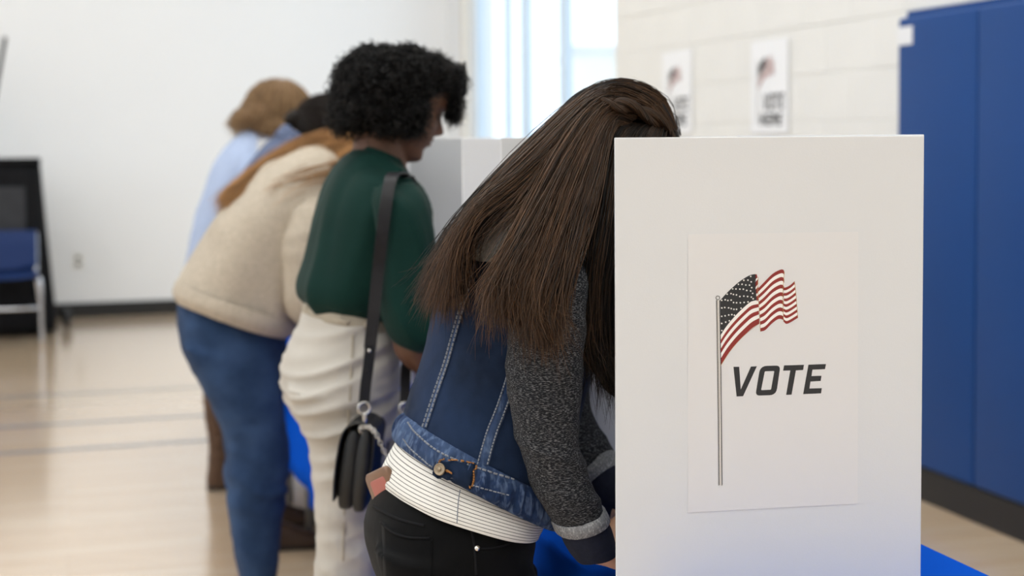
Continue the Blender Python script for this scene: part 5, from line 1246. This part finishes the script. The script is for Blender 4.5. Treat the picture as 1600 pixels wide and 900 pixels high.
V, F, s, th = loft([sec(277, 470, 444, 524, uC, .186), sec(272, 456, 458, 515, uC, .2), sec(277, 440, 466, 500, uC, .198)], 16, 90, caps=False)
me = mk(V, F, True); displace(me, lambda c, n: .004 + .003 * nz(c, (14, 14, 14))); o = link('hem_band', me, M_oat, C); md = o.modifiers.new('t', 'SOLIDIFY'); md.thickness = .006; md.offset = -1
for u, dx in ((uC - .088, 0), (uC + .088, -3)):
    p = at_u(384 + dx, 1020, u); V, F = shoe_parts(p, WA, .24); link('shoe', mk(V, F, True), M_shoe_br, C)
_bc = bvh_of(C.children[0].data)
patch4('back_pocket', _bc, [(284, 500), (330, 506), (326, 566), (296, 556)], .0022, M_jean, C)
ribbon('side_seam', _bc, [(378, 520), (384, 580), (392, 660), (398, 740), (398, 820), (402, 890)], .006, .001, M_jean2, C, m=60)
def capmesh(hd, k=(.104, .087, .112), face_cut=.045):
    me = mk(*ellipsoid(hd.w(np.array([-.008, 0, .012])), hd.X * k[0], hd.Y * k[1], hd.Z * k[2], 40, 28), True); c = coords(me); l = np.stack([(c - hd.c) @ hd.X, (c - hd.c) @ hd.Y, (c - hd.c) @ hd.Z], axis=1)
    f = (l[:, 0] > .05) & (l[:, 2] < .05); c = c + hd.X[None] * np.where(f, np.minimum(0, face_cut - l[:, 0]), 0)[:, None]; setcoords(me, c); return me
def cap_strands(hd, mat, parent, cnt, seed, length=.20, lift=.098, down=None, rad=.0009):
    """hair combed from the crown down over the skull"""
    rng = np.random.default_rng(seed); n = 14; th = rng.uniform(0, 2 * np.pi, cnt); phm = rng.uniform(1.2, 1.9, cnt); phm = np.where(np.cos(th) > .55, rng.uniform(.7, 1.0, cnt), phm)
    s = np.linspace(0, 1, n); ph = .08 + s[None] * phm[:, None]; r = 1 + rng.uniform(-.01, .05, cnt)[:, None]
    k = np.array([.104, .087, .112]); l = np.stack([np.sin(ph) * np.cos(th)[:, None] * k[0] * r - .008, np.sin(ph) * np.sin(th)[:, None] * k[1] * r, np.cos(ph) * k[2] * r + .012], axis=-1)
    return strand_mesh('hair_strands', hd.w(l), rad, rng.uniform(.1, .9, cnt), mat, parent)
link('hair_mass', capmesh(hdC), M_hairC_b, C); cap_strands(hdC, M_hairC, C, 1000, 21)
gC = [GP((585, 160, uC), (545, 192, uC), (500, 212, uC), (450, 230, uC), (400, 260, uC), (360, 294, uC), (342, 316, uC)), GP((590, 165, uC - .05), (552, 206, uC - .05), (505, 228, uC - .04), (455, 248, uC - .04), (405, 278, uC - .03), (366, 308, uC - .03), (350, 322, uC - .03)), GP((600, 180, uC - .08), (560, 230, uC - .08), (510, 258, uC - .09), (462, 276, uC - .10), (415, 299, uC - .10), (380, 320, uC - .08), (356, 332, uC - .06))]
me = sheet(gC, .002, 30, 14); o = link('hair_mass', me, M_hairC_b, C); md = o.modifiers.new('t', 'SOLIDIFY'); md.thickness = .02; md.offset = 0
strands('hair_strands', gC, 1500, M_hairC, C, seed=31, n=14, spread=.008, radius=.0009, nclump=40, jitter=.012)
gC2 = [GP((590, 195, uC - .1), (560, 236, uC - .12), (525, 258, uC - .15), (480, 268, uC - .165), (445, 284, uC - .17), (425, 304, uC - .175)), GP((590, 200, uC - .1), (562, 246, uC - .12), (530, 272, uC - .165), (490, 282, uC - .185), (455, 292, uC - .185), (432, 302, uC - .185))]
strands('hair_strands', gC2, 60, M_hairC, C, seed=33, n=22, spread=.012, clump=.3, radius=.0009, nclump=8, jitter=.01)
# ---- plaid shirt
uD = 5.0
D = person('person in a slate blue checked shirt, half hidden behind the beige sweater', at_u(400, 560, uD))
torD = [sec(322, 478, 432, 500, uD, .16), sec(330, 440, 440, 462, uD, .175), sec(342, 390, 452, 412, uD, .18), sec(358, 330, 468, 360, uD, .19), sec(380, 268, 484, 310, uD, .195), sec(408, 228, 492, 275, uD, .17), sec(434, 208, 496, 250, uD, .10), sec(450, 202, 498, 236, uD, .065)]
pelD = [sec(326, 462, 434, 485, uD, .14), sec(322, 500, 424, 515, uD, .165), sec(332, 545, 420, 552, uD, .168), sec(350, 590, 418, 592, uD, .15)]
def legD(u, dx): return [sec(330 + dx, 530, 418 + dx, 540, u, .082), sec(352 + dx, 600, 418 + dx, 600, u, .08), sec(368 + dx, 670, 422 + dx, 670, u, .064), sec(380 + dx, 730, 424 + dx, 730, u, .056), sec(396 + dx, 790, 432 + dx, 790, u, .045), sec(398 + dx, 820, 432 + dx, 820, u, .045)]
armD = [at_u(452, 262, uD - .14), at_u(448, 310, uD - .18), at_u(446, 380, uD - .19), at_u(460, 430, uD - .18), at_u(490, 460, uD - .15), L(.82, uD - .12, .80)]
hdD = build_voter(D, uD, torD, pelD, [legD(uD - .12, 0), legD(uD + .14, -8)], armD, at_u(504, 204, uD), math.radians(42), (M_plaid, M_jean2, M_skin_light), arm_r=(.05, .06, .058, .054, .05, .04))
V, F, s, th = loft([sec(430, 212, 500, 250, uD, .085), sec(444, 196, 500, 234, uD, .078), sec(440, 204, 502, 240, uD, .09)], 14, 50, caps=False); o = link('collar', mk(V, F, True), M_plaid, D); md = o.modifiers.new('t', 'SOLIDIFY'); md.thickness = .005
link('hair_mass', capmesh(hdD), M_hairD_b, D); cap_strands(hdD, M_hairD, D, 1000, 22)
bun = hdD.w(np.array([-.095, 0, -.035])); V, F = ellipsoid(bun, WA * .035, UA * .04, ZA * .035, 20, 14); me = mk(V, F, True); displace(me, lambda c, n: .004 * nz(c, (60, 60, 60))); link('hair_bun', me, M_hairD_b, D)
for (x, y, u) in ((397, 862, uD - .14), (392, 826, uD + .14)):
    p = at_z(x, y, 0); V, F = shoe_parts(p, WA, .25, up=.115); o = link('shoe', mk(V, F, True), M_shoe_br, D)
    V, F = shoe_parts(p - WA * .004, WA, .258, up=.022, wid=.044); link('sole', mk(V, F, True), M_boot_sole, o)
# ---- pale blue shirt
uE = 5.85
E = person('person in a pale blue shirt and brown boots, farthest in the row', at_u(345, 560, uE))
torE = [sec(290, 470, 372, 484, uE, .16), sec(286, 440, 380, 458, uE, .175), sec(294, 390, 402, 405, uE, .178), sec(306, 335, 412, 352, uE, .185), sec(324, 280, 424, 305, uE, .195), sec(346, 238, 432, 268, uE, .185), sec(374, 210, 438, 242, uE, .12), sec(394, 200, 440, 226, uE, .066)]
pelE = [sec(292, 455, 386, 470, uE, .14), sec(288, 490, 372, 500, uE, .165), sec(296, 530, 370, 536, uE, .168), sec(306, 560, 368, 562, uE, .15)]
def legE(u, dx): return [sec(296 + dx, 515, 370 + dx, 525, u, .082), sec(308 + dx, 560, 368 + dx, 562, u, .076), sec(318 + dx, 605, 366 + dx, 605, u, .060), sec(322 + dx, 640, 362 + dx, 640, u, .05), sec(330 + dx, 700, 358 + dx, 700, u, .036), sec(330 + dx, 745, 356 + dx, 745, u, .034)]
armE = [at_u(396, 252, uE - .14), at_u(388, 300, uE - .19), at_u(384, 360, uE - .195), at_u(392, 420, uE - .19), at_u(420, 445, uE - .16), L(.80, uE - .12, .80)]
hdE = build_voter(E, uE, torE, pelE, [legE(uE - .085, 0), legE(uE + .085, 4)], armE, at_u(434, 176, uE), math.radians(30), (M_sky, M_jean2, M_skin_light), arm_r=(.05, .058, .056, .052, .05, .04))
V, F, s, th = loft([sec(384, 214, 444, 240, uE, .085), sec(390, 198, 442, 222, uE, .078), sec(384, 208, 446, 232, uE, .092)], 14, 50, caps=False); o = link('collar', mk(V, F, True), M_sky, E); md = o.modifiers.new('t', 'SOLIDIFY'); md.thickness = .005
# bob cut
KE = 1 / 396.0
def he(px, py, u, rx, ry, rl): return ellipsoid(at_u(px, py, u), WA * rx * KE, UA * rl, ZA * ry * KE, 24, 18)
me = remesh([he(434, 168, uE, 52, 45, .105), he(408, 180, uE, 36, 30, .108), he(392, 184, uE, 29, 19, .10), he(424, 196, uE - .03, 34, 22, .085)], .007, 6); displace(me, lambda c, n: .004 * nz(c, (22, 22, 12))); link('hair_mass', me, M_hairE_b, E)
hc = coords(me); hn = normals(me); rng = np.random.default_rng(8); cnt = 1800; n = 12; pick = rng.integers(0, len(hc), cnt); s = np.linspace(0, 1, n)
crown = at_u(442, 130, uE); d = hc[pick] - crown; d = d - hn[pick] * np.sum(d * hn[pick], axis=1)[:, None]; d /= np.linalg.norm(d, axis=1)[:, None] + 1e-6; d = d + np.array([0, 0, -.25]); ln = rng.uniform(.03, .08, cnt)
P = hc[pick][:, None] + hn[pick][:, None] * (.003 + .004 * rng.uniform(0, 1, cnt)[:, None, None] - .010 * (s ** 2)[None, :, None]) + d[:, None] * (ln[:, None] * s[None])[..., None]
strand_mesh('hair_strands', P, .0009, rng.uniform(.1, .9, cnt), M_hairE, E)
for u, dx in ((uE - .085, 0), (uE + .085, 4)):
    b = [sec(318 + dx, 612, 366 + dx, 610, u, .062), sec(319 + dx, 640, 366 + dx, 640, u, .060), sec(325 + dx, 685, 364 + dx, 685, u, .052), sec(326 + dx, 722, 362 + dx, 722, u, .046), sec(323 + dx, 748, 366 + dx, 745, u, .042), sec(324 + dx, 757, 366 + dx, 757, u, .038)]
    p = at_u(325 + dx, 760, u); V2 = shoe_parts(p, WA, .25, up=.125)
    me = remesh([loft(b, 30, 32)[:2], V2], .005, 4); displace(me, lambda c, n: .003 * ridge(local(c), (6, 6, 22), 4)); o = link('boot', me, M_boot, E)
    V, F = shoe_parts(p - WA * .004, WA, .258, up=.025, wid=.044); link('sole', mk(V, F, True), M_boot_sole, o)
